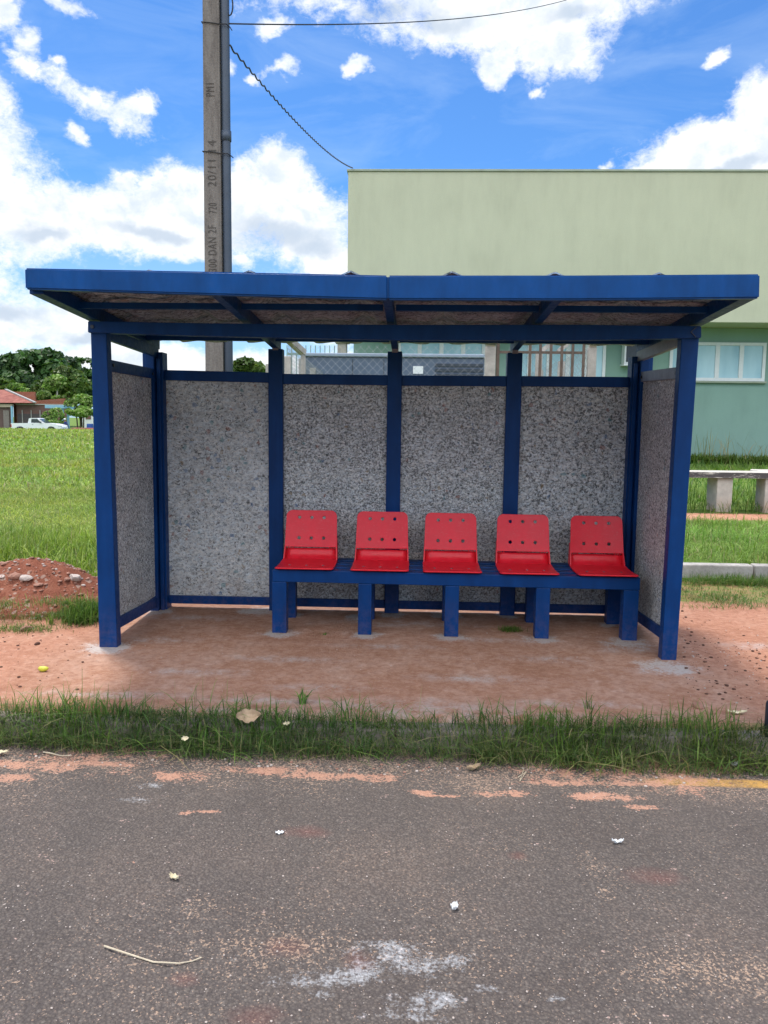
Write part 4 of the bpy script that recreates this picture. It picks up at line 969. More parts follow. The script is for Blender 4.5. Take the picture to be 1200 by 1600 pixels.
# distant foliage
LP = {'deep': [(.022, .06, .014), (.035, .085, .02), (.05, .115, .028), (.08, .15, .04)], 'olive': [(.035, .075, .012), (.06, .115, .02), (.09, .15, .03), (.13, .17, .04)],
      'fresh': [(.07, .14, .02), (.11, .20, .03), (.17, .26, .05), (.24, .30, .09)], 'lime': [(.10, .20, .03), (.16, .28, .05), (.22, .33, .07), (.28, .36, .12)]}
def foliage(name, blobs_, n, size, pal, parent, gap=.38, seed=0):
    """blobs_: (centre, radii)"""
    vol = np.array([r[0]*r[1]*r[2] for _, r in blobs_])**(2/3); pr = vol/vol.sum(); ch = rng.choice(len(blobs_), n, p=pr)
    C_ = np.array([tuple(c) for c, _ in blobs_])[ch]; R_ = np.array([r for _, r in blobs_])[ch]
    d = rng.normal(size=(n, 3)); d /= np.linalg.norm(d, axis=1)[:, None]; rr = rng.random(n)**.30
    rough = .78+.45*vnoise(d[:, 0]*2+ch*3.1, d[:, 2]*2+d[:, 1]*1.7, 1.7, 61+seed)
    P_ = C_+d*R_*(rr*rough)[:, None]
    s_ = 1.0/max(size*4, .2); k = vnoise(P_[:, 0]*s_+P_[:, 1]*s_*.6, P_[:, 2]*s_*1.4, 1, 62+seed) > gap
    P_, d, ch2 = P_[k], d[k], ch[k]; n = len(P_)
    nr = d+rng.normal(0, .7, (n, 3))+np.array([0, 0, .5]); nr /= np.linalg.norm(nr, axis=1)[:, None]
    a = np.cross(nr, rng.normal(size=(n, 3))); a /= np.linalg.norm(a, axis=1)[:, None]; b = np.cross(nr, a)
    s1 = size*rng.uniform(.6, 1.4, n)[:, None]; s2 = s1*rng.uniform(.4, .8, (n, 1))
    V = np.stack([P_-a*s1, P_-b*s2+nr*s1*.15, P_+a*s1, P_+b*s2+nr*s1*.15], 1).reshape(-1, 3); F = np.arange(n*4).reshape(-1, 4)
    P__ = np.array(LP[pal]); c = P__[rng.integers(0, 4, n)]*rng.uniform(.8, 1.2, (n, 1))*(.75+.5*((ch2*7919) % 97)/97)[:, None]
    return mesh_np(name, V-np.array(tuple(parent_loc(parent)))[None, :], F, None, np.repeat(c, 4, 0), LEAFM, parent)
BARK = simple('bark', (.12, .09, .065), .9, .35, 6, .5)
def tree(label, px, Y, blobs_px, n, size, pal, name='broadleaf_tree', trunk=.25, group=None, gap=.38, stems=1):
    """blobs_px: (px, py, half width px, half height px)"""
    x = xt_(px, 640, Y); zg = tz(x, Y); t_ = empty(name, (x, Y, zg), label, 'tree' if 'tree' in name or 'palm' in name else 'bush', group)
    k = (Y-CAMP.y)/FPX; bl = []
    for i, (bx, by, hw, hh) in enumerate(blobs_px):
        c = at(bx, by, Y+((i*37) % 5-2)*.25*hw*k); bl.append((c, (hw*k, hw*k*.9, hh*k)))
    foliage('crown', bl, n, size, pal, t_, gap, int(abs(px)) % 9)
    mb = MB(); cz = sum(c.z for c, _ in bl)/len(bl)
    for sidx in range(stems):
        o = (sidx-(stems-1)/2)*trunk*3
        mb.tube([(x+o, Y, zg-.2), (x+o*1.3, Y, zg+(cz-zg)*.5), (x+o*2, Y, cz)], [trunk, trunk*.75, trunk*.5], 8)
    for c, r in bl[:6]: mb.tube([(x, Y, zg+(cz-zg)*.45), ((x+c.x)/2, (Y+c.y)/2, (cz+c.z)/2-.2), tuple(c)], [trunk*.6, trunk*.4, trunk*.15], 6)
    mb.build('trunk', BARK, t_, True); return t_
tree('very broad dark green tree with spreading crown behind the red-roofed house', 45, 118, [(20, 572, 26, 18), (45, 564, 34, 16), (70, 560, 30, 15), (-5, 585, 24, 16), (55, 585, 30, 18), (30, 595, 40, 16), (85, 580, 26, 22), (-40, 585, 36, 22), (62, 603, 36, 14), (50, 620, 50, 12), (95, 618, 40, 10)], 15000, .42, 'deep', trunk=.5, gap=.33)
tree('tall dark green tree behind the bushes beside the left post of the shelter', 128, 124, [(105, 570, 24, 12), (130, 575, 28, 16), (115, 590, 30, 18), (150, 592, 24, 20), (135, 610, 36, 18)], 9000, .42, 'deep', trunk=.4, gap=.35)
tree('olive green rounded tree in front of the darker trees at left', 104, 106, [(100, 584, 15, 12), (112, 590, 18, 14), (92, 588, 12, 12), (122, 602, 18, 17), (98, 608, 22, 12), (70, 606, 20, 12)], 8000, .34, 'olive', trunk=.3)
tree('light green low tree just above the red tiled roof', 14, 100, [(0, 600, 18, 9), (18, 606, 20, 9), (-25, 600, 24, 12), (34, 611, 10, 6)], 4500, .28, 'fresh', trunk=.2)
tree('small bright green tree crown showing over the brick wall', 100, 95, [(108, 620, 12, 7), (92, 624, 12, 6), (70, 618, 12, 7)], 2200, .22, 'fresh', trunk=.14)
tree('round green treetop seen over the wall between pole and fence post', 390, 70, [(380, 570, 14, 10), (395, 568, 14, 9), (388, 580, 26, 12), (405, 578, 12, 9)], 5000, .24, 'olive', trunk=.25)
tree('flowering pale green tree beside the blue porch', 125, 76, [(115, 634, 13, 13), (130, 628, 15, 12), (142, 632, 14, 14), (126, 642, 22, 9), (152, 640, 14, 12)], 6500, .17, 'lime', trunk=.09, stems=3)
tree('dense pale green bush standing behind the white pickup', 83, 73, [(76, 652, 10, 10), (88, 648, 12, 11), (94, 656, 9, 8), (82, 660, 15, 7)], 4500, .14, 'lime', name='flowering_bush', trunk=.05)
# papaya-like palm
pY = 97.; x = xt_(89.5, 640, pY); zg = tz(x, pY); pt_ = empty('papaya_tree', (x, pY, zg), 'slender yellowish tree with drooping leaves and a bare pale trunk', 'tree')
top = at(89, 603, pY); MB().tube([(x, pY, zg), tuple(top)], [.16, .10], 8).build('trunk', simple('pale_trunk', (.36, .34, .26), .9), pt_, True)
foliage('crown', [(at(a, b, pY), (1.0*c, .9, .5*c)) for a, b, c in ((80, 596, 1), (90, 592, 1.1), (95, 600, .8), (76, 603, .8), (84, 606, .7), (88, 598, 1))], 1400, .2, 'lime', pt_, .3)

# weeds and dry stalks along the building foot
g = Blades()
x = rng.uniform(xt_(1060, 700, BY2-.6), xt_(1300, 700, BY2-.6), 2600); y = BY2-.35-rng.random(2600)*.9; g.add(x, y, ter(x, y), .35, .03, .6, 'mid', .05)
n = 70; x = rng.uniform(xt_(1070, 700, BY2-.6), xt_(1210, 700, BY2-.6), n); y = BY2-.5-rng.random(n)*.3; g.add(x, y, ter(x, y), 1.05, .014, .35, 'dry', .8)
g.build('wall_weeds', 'green weeds and thin dry stalks at the foot of the green building', 'weeds')

# ------------------------------------------------------------------ earth mound, stones and litter
mp = gz(50, 938); MX, MY = mp.x, mp.y
def mound_h(X, Y):
    r = np.sqrt(((X-MX)/1.0)**2+((Y-MY)/.85)**2); r2 = np.sqrt(((X-MX-.42)/.6)**2+((Y-MY+.02)/.5)**2); r3 = np.sqrt(((X-MX+.7)/.9)**2+((Y-MY+.0)/.6)**2)
    h = .32*np.exp(-(r/.50)**2)+.09*np.exp(-(r2/.6)**2)+.10*np.exp(-(r3/.6)**2)
    return ter(X, Y)-.012 + h + (.05*(vnoise(X, Y, 7, 71)-.5)+.03*(vnoise(X, Y, 26, 72)-.5))*np.clip(h*9, 0, 1) - .03*np.clip(1-h*14, 0, 1)
m, t = mat('dug_red_earth', (.2, .07, .04), .97, 0, .1)
n = t.noise(t.obj, 11, 6, .7); n2 = t.noise(t.obj, 70, 5, .75); v = t.voro(t.obj, 34, 'F1', 'Color'); vs_ = t.new('ShaderNodeSeparateColor'); t.l.new(v, vs_.inputs[0])
c = t.ramp(t.math('ADD', t.math('MULTIPLY', n, .5), t.math('MULTIPLY', n2, .5)), [(.3, (.13, .042, .026)), (.5, (.25, .09, .055)), (.7, (.36, .17, .11))]); c = t.mix(t.math('MULTIPLY', t.mr(vs_.outputs[0], .93, .95), .6), c, (.42, .32, .26))
t.l.new(c, t.b.inputs['Base Color']); bump(t, t.math('ADD', n2, t.math('MULTIPLY', vs_.outputs[1], .5)), .8, .02)
o = grid('earth_mound', np.linspace(MX-1.7, MX+1.25, 130), np.linspace(MY-.95, MY+1.0, 90), mound_h, m); tag(o, 'heap of dug red earth with rubble left of the bus shelter', 'earth mound')
def stone_mesh(r, seed, sq=(1, 1, .65), sub=2, j=.28):
    bm = bmesh.new(); bmesh.ops.create_icosphere(bm, subdivisions=sub, radius=r); rr = random.Random(seed); d = [Vector((rr.gauss(0, 1), rr.gauss(0, 1), rr.gauss(0, 1))).normalized() for _ in range(7)]; c = [rr.uniform(.55, .95) for _ in d]
    for v in bm.verts:
        for a, b in zip(d, c):
            e = v.co.dot(a)-b*r
            if e > 0: v.co -= a*e
        v.co *= 1+rr.uniform(-j, j)*.2
        v.co = Vector((v.co.x*sq[0], v.co.y*sq[1], v.co.z*sq[2]))
    me = bpy.data.meshes.new('stone'); bm.to_mesh(me); bm.free(); return me
STN = simple('pale_stone', (.46, .38, .33), .9, .3, 12, .5); STR = simple('reddish_stone', (.33, .17, .12), .95, .35, 12, .6); STD = simple('dark_clod', (.10, .045, .03), .97, .3, 14, .6)
def stone(px, py, r, m, label, group=None, sq=(1, 1, .65), zf=None, seed=0, name='stone'):
    p = gz(px, py)
    if zf:   # march the sight line down to the mound
        d = ray(px, py).normalized(); s_ = 4.
        while s_ < 9:
            q = CAMP+d*s_
            if q.z < float(zf(np.array([q.x]), np.array([q.y]))[0]): break
            s_ += .01
        p = CAMP+d*s_
    me = stone_mesh(r, seed or int(px*7+py), sq); me.materials.append(m); o = link(bpy.data.objects.new(name, me)); o.location = (p.x, p.y, (p.z if zf else tz(p.x, p.y))+r*sq[2]*.35); o.rotation_euler = (0, 0, random.uniform(0, 6)); return tag(o, label, 'stone', group)
stone(143, 902, .075, STN, 'largest pale stone touching the left post of the shelter', sq=(1.3, 1, .7))
stone(117, 906, .045, STN, 'greyish stone behind the pale rubble on the mound edge', zf=mound_h, sq=(1.1, 1, .9))
stone(41, 905, .045, STN, 'pale flat stone in the middle of the red mound', zf=mound_h, sq=(1.4, 1, .6))
stone(24, 902, .05, STR, 'reddish stone beside the pale flat one on the mound', zf=mound_h, sq=(1.3, 1, .7))
stone(42, 985, .033, STR, 'rounded reddish stone on bare soil below the mound', sq=(1.4, 1, .8))
stone(58, 1008, .018, STD, 'small dark clod on bare soil left of the shelter', sq=(1.3, 1, .9), name='earth_clod')
for i, (px, py, r) in enumerate(((105, 906, .035), (3, 902, .035), (5, 882, .04), (112, 900, .028), (60, 915, .04), (67, 882, .018), (45, 883, .02), (88, 890, .018), (12, 895, .018), (130, 915, .022), (118, 912, .02), (125, 905, .026), (78, 906, .016), (30, 890, .017), (94, 958, .02), (-20, 900, .05))):
    stone(px, py, r*.75, STN if i % 2 else STR, 'pale rubble stone lying on the heap of red earth', 'rubble stones on the earth mound', (1.3, 1, .6), mound_h if py < 930 else None)
stone(940+0, 1058+0, .0, STN, None) if False else None
stone(1091, 1105, .03, STR, 'brown stone on the soil near the right end of the verge', sq=(1.4, 1, .7))
stone(980+86, 950+5, .012, STD, 'dark clod right of the right front post', sq=(1, 1, .8), name='earth_clod')
stone(776, 1190, .042, STR, 'flat reddish stone in the verge grass below the fourth seat', sq=(1.3, 1, .6), name='stone'); bpy.data.objects[-1] if False else None
# loose gravel and clods (uncountable)
def gravel(name, label, n, f, rmin, rmax, m, seed):
    rr = random.Random(seed); ms = [stone_mesh(1, s_, (1.2, 1, .6), 1) for s_ in range(6)]; V, F, off = [], [], 0
    base = [(np.array([v.co[:] for v in q.vertices]), np.array([p_.vertices[:] for p_ in q.polygons])) for q in ms]
    for q in ms: bpy.data.meshes.remove(q)
    for i in range(n):
        x, y, z = f(rr); r = rmin*(rmax/rmin)**(rr.random()**2.2); bv, bf = base[i % 6]; a = rr.uniform(0, 6.28)
        q = bv*r; V.append(np.stack([q[:, 0]*math.cos(a)-q[:, 1]*math.sin(a)+x, q[:, 0]*math.sin(a)+q[:, 1]*math.cos(a)+y, q[:, 2]+z+r*.2], -1)); F.append(bf+off); off += len(bv)
    o = mesh_np(name, np.concatenate(V), None, np.concatenate(F), None, m); return tag(o, label, 'gravel', None, 'stuff')
def f_r(rr):
    p = gz(rr.uniform(1065, 1235), rr.triangular(955, 1115, 1010)); return p.x, p.y, tz(p.x, p.y)
def f_l(rr):
    p = gz(rr.uniform(-60, 150), rr.triangular(975, 1100, 990)); return p.x, p.y, tz(p.x, p.y)
def f_m(rr):
    while 1:
        x, y = MX+rr.gauss(0, .55), MY+rr.gauss(0, .35)
        if abs(y-MY) < .9 and -1.6 < x-MX < .65: return x, y, float(mound_h(np.array([x]), np.array([y]))[0])
def f_s(rr):
    p = gz(rr.uniform(180, 1050), rr.triangular(950, 1110, 1000)); return p.x, p.y, tz(p.x, p.y)
def f_e(rr):
    x = rr.uniform(-1.2, 5.4); return x, -1.42-abs(rr.gauss(0, .07)), ZR
def f_g(rr):
    p = gz(rr.uniform(255, 985), rr.uniform(944, 962)); return p.x, 1.2+rr.uniform(-.14, .3), 0
gravel('loose_gravel', 'dark crumbs of soil scattered on the orange earth right of the shelter', 260, f_r, .003, .014, STD, 1)
gravel('pale_gravel', 'pale grit on the orange earth right of the shelter', 90, f_r, .003, .009, STN, 2)
gravel('soil_crumbs', 'dark soil crumbs on the orange earth left of the shelter', 90, f_l, .003, .014, STD, 3)
gravel('mound_crumbs', 'small pale and red crumbs over the earth mound', 170, f_m, .005, .016, STN, 4)
gravel('mound_clods', 'dark red clods over the earth mound', 650, f_m, .006, .022, STR, 5)
gravel('floor_grit', 'fine grit on the ground inside the bus shelter', 170, f_s, .002, .006, STN, 6)
gravel('edge_grit', 'grit and crumbs along the road edge below the grass', 420, f_e, .003, .010, STR, 7)
gravel('edge_pebbles', 'pale pebbles along the road edge below the grass', 160, f_e, .003, .009, STN, 8)
# road crumbs
def f_rd(rr):
    p = gz(rr.uniform(0, 1200), rr.uniform(1225, 1600), ZR); return p.x, p.y, ZR+.001
gravel('road_grit', 'fine pale grit scattered over the asphalt', 900, f_rd, .0015, .0042, STN, 9)

# leaves and litter
def leafm(name, c): return simple(name, c, .8, .2, 60, .3)
DRYL = leafm('dry_leaf', (.42, .30, .19)); PALEL = leafm('pale_leaf', (.62, .54, .36)); PAPER = leafm('white_scrap', (.75, .75, .74))
def curled_leaf(name, px, py, L, Wd, m, label, z=None, rot=0, curl=.35, cat='leaf', lift=.004, tilt=0):
    p = gz(px, py, ZR if z is None else z); bm = bmesh.new(); n = 9; rows = []
    for i in range(n+1):
        f = i/n; w_ = Wd/2*math.sin(math.pi*min(1, f*1.02+.02))**.7*(1+.15*math.sin(i*2.3)); rows.append([bm.verts.new(((f-.5)*L, k*w_, curl*Wd*abs(k)**2+curl*L*(f-.5)**2*1.5+.003*math.sin(i*1.7+k*2))) for k in (-1, -.5, 0, .5, 1)])
    for A, B in zip(rows, rows[1:]):
        for k in range(4): bm.faces.new((A[k], B[k], B[k+1], A[k+1]))
    me = bpy.data.meshes.new(name); bm.to_mesh(me); bm.free(); me.materials.append(m); o = link(bpy.data.objects.new(name, me)); md = o.modifiers.new('thick', 'SOLIDIFY'); md.thickness = .0012
    o.location = (p.x, p.y, p.z+lift); o.rotation_euler = (tilt, 0, R(rot)); return tag(o, label, cat)
curled_leaf('dry_leaf', 388, 1137, .12, .075, DRYL, 'large curled tan dry leaf resting on the verge grass', -.02, 20, .3, lift=.05, tilt=.7)
curled_leaf('dry_leaf', 740, 1203, .075, .035, DRYL, 'curled brown dry leaf at the asphalt edge below the third seat', ZR, 30, .4)
curled_leaf('dry_leaf', 272, 1374, .042, .022, PALEL, 'small pale yellow leaf lying on the asphalt at left', ZR, -30, .4)
curled_leaf('fallen_leaf', 437, 1303, .032, .020, PAPER, 'whitish leaf scrap on the asphalt below the first seat', ZR, 10, .2, 'leaf')
curled_leaf('fallen_leaf', 289, 1164, .035, .025, PALEL, 'pale green leaf caught in the verge grass at left', -.05, 30, .2, lift=.03, tilt=.5)
curled_leaf('dry_leaf', 448, 1143, .04, .02, PALEL, 'small pale leaf in the verge grass right of the tan leaf', -.04, 30, .2, lift=.04, tilt=.5)
curled_leaf('paper_scrap', 965, 1318, .045, .016, PAPER, 'white crumpled paper strip on the asphalt below the right end of the bench', ZR, 5, .5, 'paper scrap')
curled_leaf('paper_scrap', 710, 1421, .030, .024, PAPER, 'white crumb of paper on the asphalt below the third seat', ZR, 60, .5, 'paper scrap')
curled_leaf('dry_leaf', 1130, 1192, .08, .04, PALEL, 'pale withered leaf at the road edge above the yellow line', ZR, -15, .4, lift=.012)
curled_leaf('dry_leaf', 1148, 1197, .05, .02, PAPER, 'bleached leaf stub beside the yellow line', ZR, 40, .4)
curled_leaf('dry_leaf', 3, 1180, .06, .03, PALEL, 'pale leaf at the left end of the road edge', ZR, 10, .3, lift=.01)
curled_leaf('dry_leaf', 1152, 1116, .10, .03, PALEL, 'bleached straw leaf on the soil behind the verge at right', 0, 4, .3)
# fallen yellow fruit
p = gz(68, 1050); bm = bmesh.new(); bmesh.ops.create_uvsphere(bm, u_segments=18, v_segments=12, radius=1)
for v in bm.verts: f = 1-.18*v.co.x; v.co = Vector((v.co.x*.030, v.co.y*.0165*f, v.co.z*.0165*f)); v.co.z += .004*(v.co.x/.03)**2
me = bpy.data.meshes.new('fruit'); bm.to_mesh(me); bm.free(); me.polygons.foreach_set('use_smooth', [True]*len(me.polygons)); me.materials.append(simple('yellow_fruit', (.52, .50, .04), .45, .25, 40)); o = link(bpy.data.objects.new('yellow_fruit', me)); o.location = (p.x, p.y, tz(p.x, p.y)+.016); o.rotation_euler = (0, 0, .15); tag(o, 'yellow green fallen fruit on the orange soil at left', 'fruit')
# straws
def straw(name, pts, r, label, m, z=ZR, lift=.006):
    P3 = [gz(a, b, z)+Vector((0, 0, lift+.004*math.sin(i*1.9))) for i, (a, b) in enumerate(pts)]
    o = MB().tube(P3, [r*(1-.5*i/len(P3)) for i in range(len(P3))], 6).build(name, m); return tag(o, label, 'twig')
STRAW = simple('straw', (.50, .42, .30), .8, .2, 30)
straw('dry_twig', [(163, 1481), (185, 1490), (215, 1497), (240, 1505), (262, 1509), (280, 1508), (300, 1503), (315, 1500)], .003, 'long curved pale straw lying on the asphalt at lower left', STRAW)
straw('dry_twig', [(68, 1177), (80, 1180), (95, 1182), (112, 1182)], .0035, 'short pale twig at the left road edge', STRAW)
straw('dry_twig', [(810, 1216), (822, 1209), (812, 1222), (818, 1204)], .0025, 'forked pale twig at the road edge below the fourth seat', STRAW)

# ------------------------------------------------------------------ far left: houses, pickup, seated person
HY = 84.
def brick(name, c1, c2, mortar, sc=1.6):
    m, t = mat(name, c1, .9, 0, .1); b = t.new('ShaderNodeTexBrick'); t.l.new(t.mapping(t.obj, rot=(R(90), 0, 0)), b.inputs[0]); b.inputs['Color1'].default_value = (*c1, 1); b.inputs['Color2'].default_value = (*c2, 1); b.inputs['Mortar'].default_value = (*mortar, 1)
    b.inputs['Scale'].default_value = sc; b.inputs['Mortar Size'].default_value = .03; n = t.noise(t.obj, 1.2, 5, .6); t.l.new(t.mix(t.mr(n, .3, .7, 0, .5), b.outputs[0], tuple(x*.6 for x in c1)), t.b.inputs['Base Color']); return m
BR1 = brick('red_brick', (.36, .12, .06), (.28, .09, .05), (.26, .2, .16)); BR2 = brick('dull_brick', (.20, .10, .085), (.16, .085, .075), (.14, .12, .11))
TILE, t = mat('clay_roof_tiles', (.30, .11, .08), .9, 0, .1); wv_ = t.new('ShaderNodeTexWave'); t.l.new(t.obj, wv_.inputs[0]); wv_.inputs['Scale'].default_value = 1.6; n = t.noise(t.obj, 1.5, 6, .7)
t.l.new(t.mix(t.mr(wv_.outputs['Fac'], 0, 1, 0, .35), t.ramp(n, [(.3, (.20, .07, .055)), (.7, (.40, .17, .13))]), (.10, .04, .035)), t.b.inputs['Base Color'])
HW = simple('brown_house_wall', (.12, .075, .065), .9, .2, 2); CREAM = simple('cream_band', (.46, .37, .28), .8, .1, 2); LBLUE = simple('pale_blue_paint', (.22, .42, .55), .7, .1, 2); WHT = simple('white_plaster', (.66, .67, .66), .8, .1, 2); GREYR = simple('grey_roof_edge', (.33, .32, .30), .8, .2, 2)
def P2(px, py, Y): return at(px, py, Y)
a = P2(-60, 629, HY); b = P2(55, 629.5, HY)
h1 = empty('tiled_house', (P2(-10, 640, HY).x, HY, 0), 'single storey house with faded red tiled hip roof at far left', 'house')
r0 = P2(-60, 609, HY+4.5); r1 = P2(9, 609, HY+4.5)
mb = MB(); B_ = mb.bm; vv = [B_.verts.new(q) for q in (a, b, (P2(54, 629, HY+9).x, HY+9, b.z), (a.x, HY+9, a.z), (a.x, HY+4.5, r1.z), (r1.x, HY+4.5, r1.z))]
for f in ((0, 1, 5, 4), (1, 2, 5), (2, 3, 4, 5), (0, 4, 3), (0, 3, 2, 1)): B_.faces.new([vv[i] for i in f])
mb.build('roof', TILE, h1)
MB().bar(b+Vector((0, 0, .05)), (r1.x, HY+4.5, r1.z+.05), .28, .12).build('hip_cap', GREYR, h1)
c = P2(17, 640, HY); cx2 = P2(15, 640, HY+8.4).x; MB().hull8([(a.x, HY+.6, -.2), (c.x-.1, HY+.6, -.2), (cx2, HY+8.4, -.2), (a.x, HY+8.4, -.2), (a.x, HY+.6, a.z-.02), (c.x-.1, HY+.6, a.z-.02), (cx2, HY+8.4, a.z-.02), (a.x, HY+8.4, a.z-.02)]).build('wall', HW, h1)
MB().box(a.x, c.x, HY+.35, HY+.58, P2(0, 636, HY).z, P2(0, 631, HY).z).build('fascia', CREAM, h1)
MB().box(P2(1, 640, HY).x, P2(10, 640, HY).x, HY+.52, HY+.598, .1, P2(0, 641, HY).z).build('door', simple('grey_brown_door', (.20, .17, .15), .8), h1)
MB().box(P2(15.3, 640, HY).x, P2(18, 640, HY).x, HY+.2, HY+.34, -.1, P2(0, 634, HY).z).build('porch_post', LBLUE, h1)
a1, b1 = P2(18.5, 632, HY), P2(98, 633, HY)
bw = empty('brick_yard_wall', ((a1.x+b1.x)/2, HY+1, 0), 'long dull brick yard wall behind the white pickup', 'wall')
MB().box(a1.x, b1.x, HY+1.0, HY+1.25, -.2, a1.z).build('wall', BR2, bw); MB().box(a1.x, b1.x+.3, HY+.9, HY+1.3, a1.z+.002, a1.z+.12).build('coping', GREYR, bw)
MB().box(P2(21, 650, HY).x, P2(70, 650, HY).x, HY+.93, HY+.998, -.1, P2(0, 646, HY).z).build('gate_sheet', simple('dark_gate_sheet', (.06, .05, .05), .7), bw)
for px in (29, 43, 57): x = P2(px, 650, HY).x; MB().box(x-.04, x+.04, HY+.86, HY+.928, -.1, P2(0, 640, HY).z).build('gate_post', GREYR, bw)
q0, q1 = P2(20, 612, HY+9), P2(55, 622, HY+9); tag(MB().box(q0.x, q1.x, HY+9, HY+9.3, -.2, q0.z, .01).build('brick_gable', BR1), 'higher red brick wall just right of the tiled roof', 'wall')
q0, q1 = P2(46, 624, HY+7), P2(101, 622.5, HY+7); mb = MB(); mb.hull8([(q0.x, HY+7, -.2), (q1.x, HY+7, -.2), (q1.x, HY+7.3, -.2), (q0.x, HY+7.3, -.2), (q0.x, HY+7, q0.z-.2), (q1.x, HY+7, q1.z), (q1.x, HY+7.3, q1.z), (q0.x, HY+7.3, q0.z-.2)])
tag(mb.build('brick_boundary', BR1), 'lower orange red brick wall above the dull yard wall', 'wall')
pr_ = empty('blue_porch', (P2(90, 640, 80).x, 80, 0), 'pale blue porch with flat roof between the two pale bushes', 'porch')
q0, q1 = P2(74, 638, 80), P2(104, 633.5, 80); MB().box(q0.x, q1.x, 79.4, 82, q0.z, q1.z, .02).build('roof_slab', LBLUE, pr_)
for px in (100, 97): x = P2(px, 650, 80).x; MB().box(x-.10, x+.10, 79.6+(100-px)*.6, 79.8+(100-px)*.6, -.1, q0.z-.002).build('post', LBLUE, pr_)
q0, q1 = P2(129, 667, 86), P2(160, 648, 86); wh = empty('white_shed', ((q0.x+q1.x)/2, 86, 0), 'low white wall with dark opening right of the pale tree', 'shed')
MB().box(q0.x, q1.x, 86, 88, -.2, q1.z, .02).build('wall', WHT, wh); a_ = P2(134, 655, 86); b_ = P2(142, 650, 86); MB().box(a_.x, b_.x, 85.94, 85.998, a_.z, b_.z).build('opening', BR2, wh)
q0 = P2(140.5, 662, 72); tag(MB().lathe([(.28, 0), (.30, .1), (.31, .45), (.30, .8), (.28, .88)], (q0.x, 72, 0)).build('blue_barrel', simple('blue_plastic', (.02, .07, .30), .5), smooth=False), 'blue plastic barrel beside the shelter left post far across the field', 'barrel')
q0, q1 = P2(102, 668, 66), P2(175, 668, 66)
bank = grid('earth_bank', np.linspace(q0.x, q1.x, 50), np.linspace(64.5, 69, 14), lambda X, Y: ter(X, Y)-.05+(q0.z+.05-ter(X, Y))*np.exp(-((Y-66.5)/1.2)**2)*sst(0, .6, X-q0.x)+.10*(vnoise(X, Y, 1.5, 81)-.5), simple('dark_red_earth', (.17, .045, .03), .95, .3, 2)); tag(bank, 'long dark red earth bank in front of the seated person', 'earth bank')

# white pickup, side on, nose to the right
WPAINT = simple('white_car_paint', (.74, .75, .76), .3, .04, 3); TYR = simple('tyre_rubber', (.02, .02, .02), .8, .2, 20); RIM = simple('wheel_rim', (.35, .35, .36), .4, .1, 9, 0, .6); CGL = simple('car_glass', (.04, .055, .06), .1, .1, 3); BLK = simple('black_trim', (.02, .02, .022), .6, .1, 10); LMP = simple('lamp_lens', (.55, .57, .58), .15, .1, 10); ORL = simple('tail_lens', (.4, .03, .02), .3, .1, 10)
TY = 70.; xa, xb = P2(23.3, 665, TY).x, P2(101, 665, TY).x; TL = xb-xa; zt_top = P2(60, 653.3, TY).z; TZ = zt_top-1.42
pk = empty('white_pickup', ((xa+xb)/2, TY, TZ), 'small white single cab pickup parked across the grass field', 'pickup truck')
S = TL/4.5
def Xp(u): return xa+u*S
def side(poly, y0, y1, name, m, par=pk, dz=0): return MB().prism([(Xp(u), y0, TZ+v+dz) for u, v in poly], (0, y1-y0, 0)).build(name, m, par)
def arch(u, r=.40, z=.30, n=9): return [(u+r*math.cos(math.pi*(k/n)), z+r*math.sin(math.pi*(k/n))) for k in range(n+1)]
low = [(0, .42), (.02, .92), (1.48, .95), (1.50, .95), (2.05, .96), (3.10, .97), (3.9, .90), (4.38, .78), (4.48, .62), (4.5, .34), (4.2, .28)]
low += [p_ for p_ in arch(3.62, .39)] + [(1.20, .26)] + [p_ for p_ in arch(.82, .39)] + [(.06, .34)]
side(low, TY-.80, TY-.72, 'body_side', WPAINT); side(low, TY+.72, TY+.80, 'body_side', WPAINT)
MB().box(Xp(.02), Xp(.07), TY-.719, TY+.719, TZ+.35, TZ+.92).build('tailgate', WPAINT, pk); MB().box(Xp(.07), Xp(1.5), TY-.719, TY+.719, TZ+.48, TZ+.53).build('bed_floor', BLK, pk)
side([(3.02, .955), (3.9, .90), (4.38, .78), (4.48, .62), (4.5, .34), (4.3, .32), (4.3, .60), (3.02, .62)], TY-.719, TY+.719, 'bonnet', WPAINT)
side([(1.5, .50), (3.0, .50), (3.0, .96), (2.45, 1.36), (2.30, 1.42), (1.72, 1.42), (1.60, 1.36), (1.5, .96)], TY-.70, TY+.70, 'cab', WPAINT)
for y0, y1 in ((TY-.712, TY-.702), (TY+.702, TY+.712)): side([(1.80, .99), (2.72, .99), (2.36, 1.34), (1.84, 1.34)], y0, y1, 'side_window', CGL)
MB().hull8([(Xp(3.02), TY-.62, TZ+.99), (Xp(3.03), TY-.62, TZ+.995), (Xp(3.03), TY+.62, TZ+.995), (Xp(3.02), TY+.62, TZ+.99), (Xp(2.47), TY-.58, TZ+1.36), (Xp(2.49), TY-.58, TZ+1.37), (Xp(2.49), TY+.58, TZ+1.37), (Xp(2.47), TY+.58, TZ+1.36)]).build('windscreen', CGL, pk)
for u in (.82, 3.62):
    for y0 in (TY-.80, TY+.62):
        wl = MB(); c0_ = Vector((Xp(u), y0, TZ+.30)); wl.tube([c0_, c0_+Vector((0, .04, 0)), c0_+Vector((0, .16, 0)), c0_+Vector((0, .19, 0))], [.27*S, .30*S, .30*S, .27*S], 20); w_ = wl.build('wheel', TYR, pk)
        MB().tube([c0_+Vector((0, -.012, 0)), c0_+Vector((0, .0, 0))], .17*S, 14).build('rim', RIM, w_)
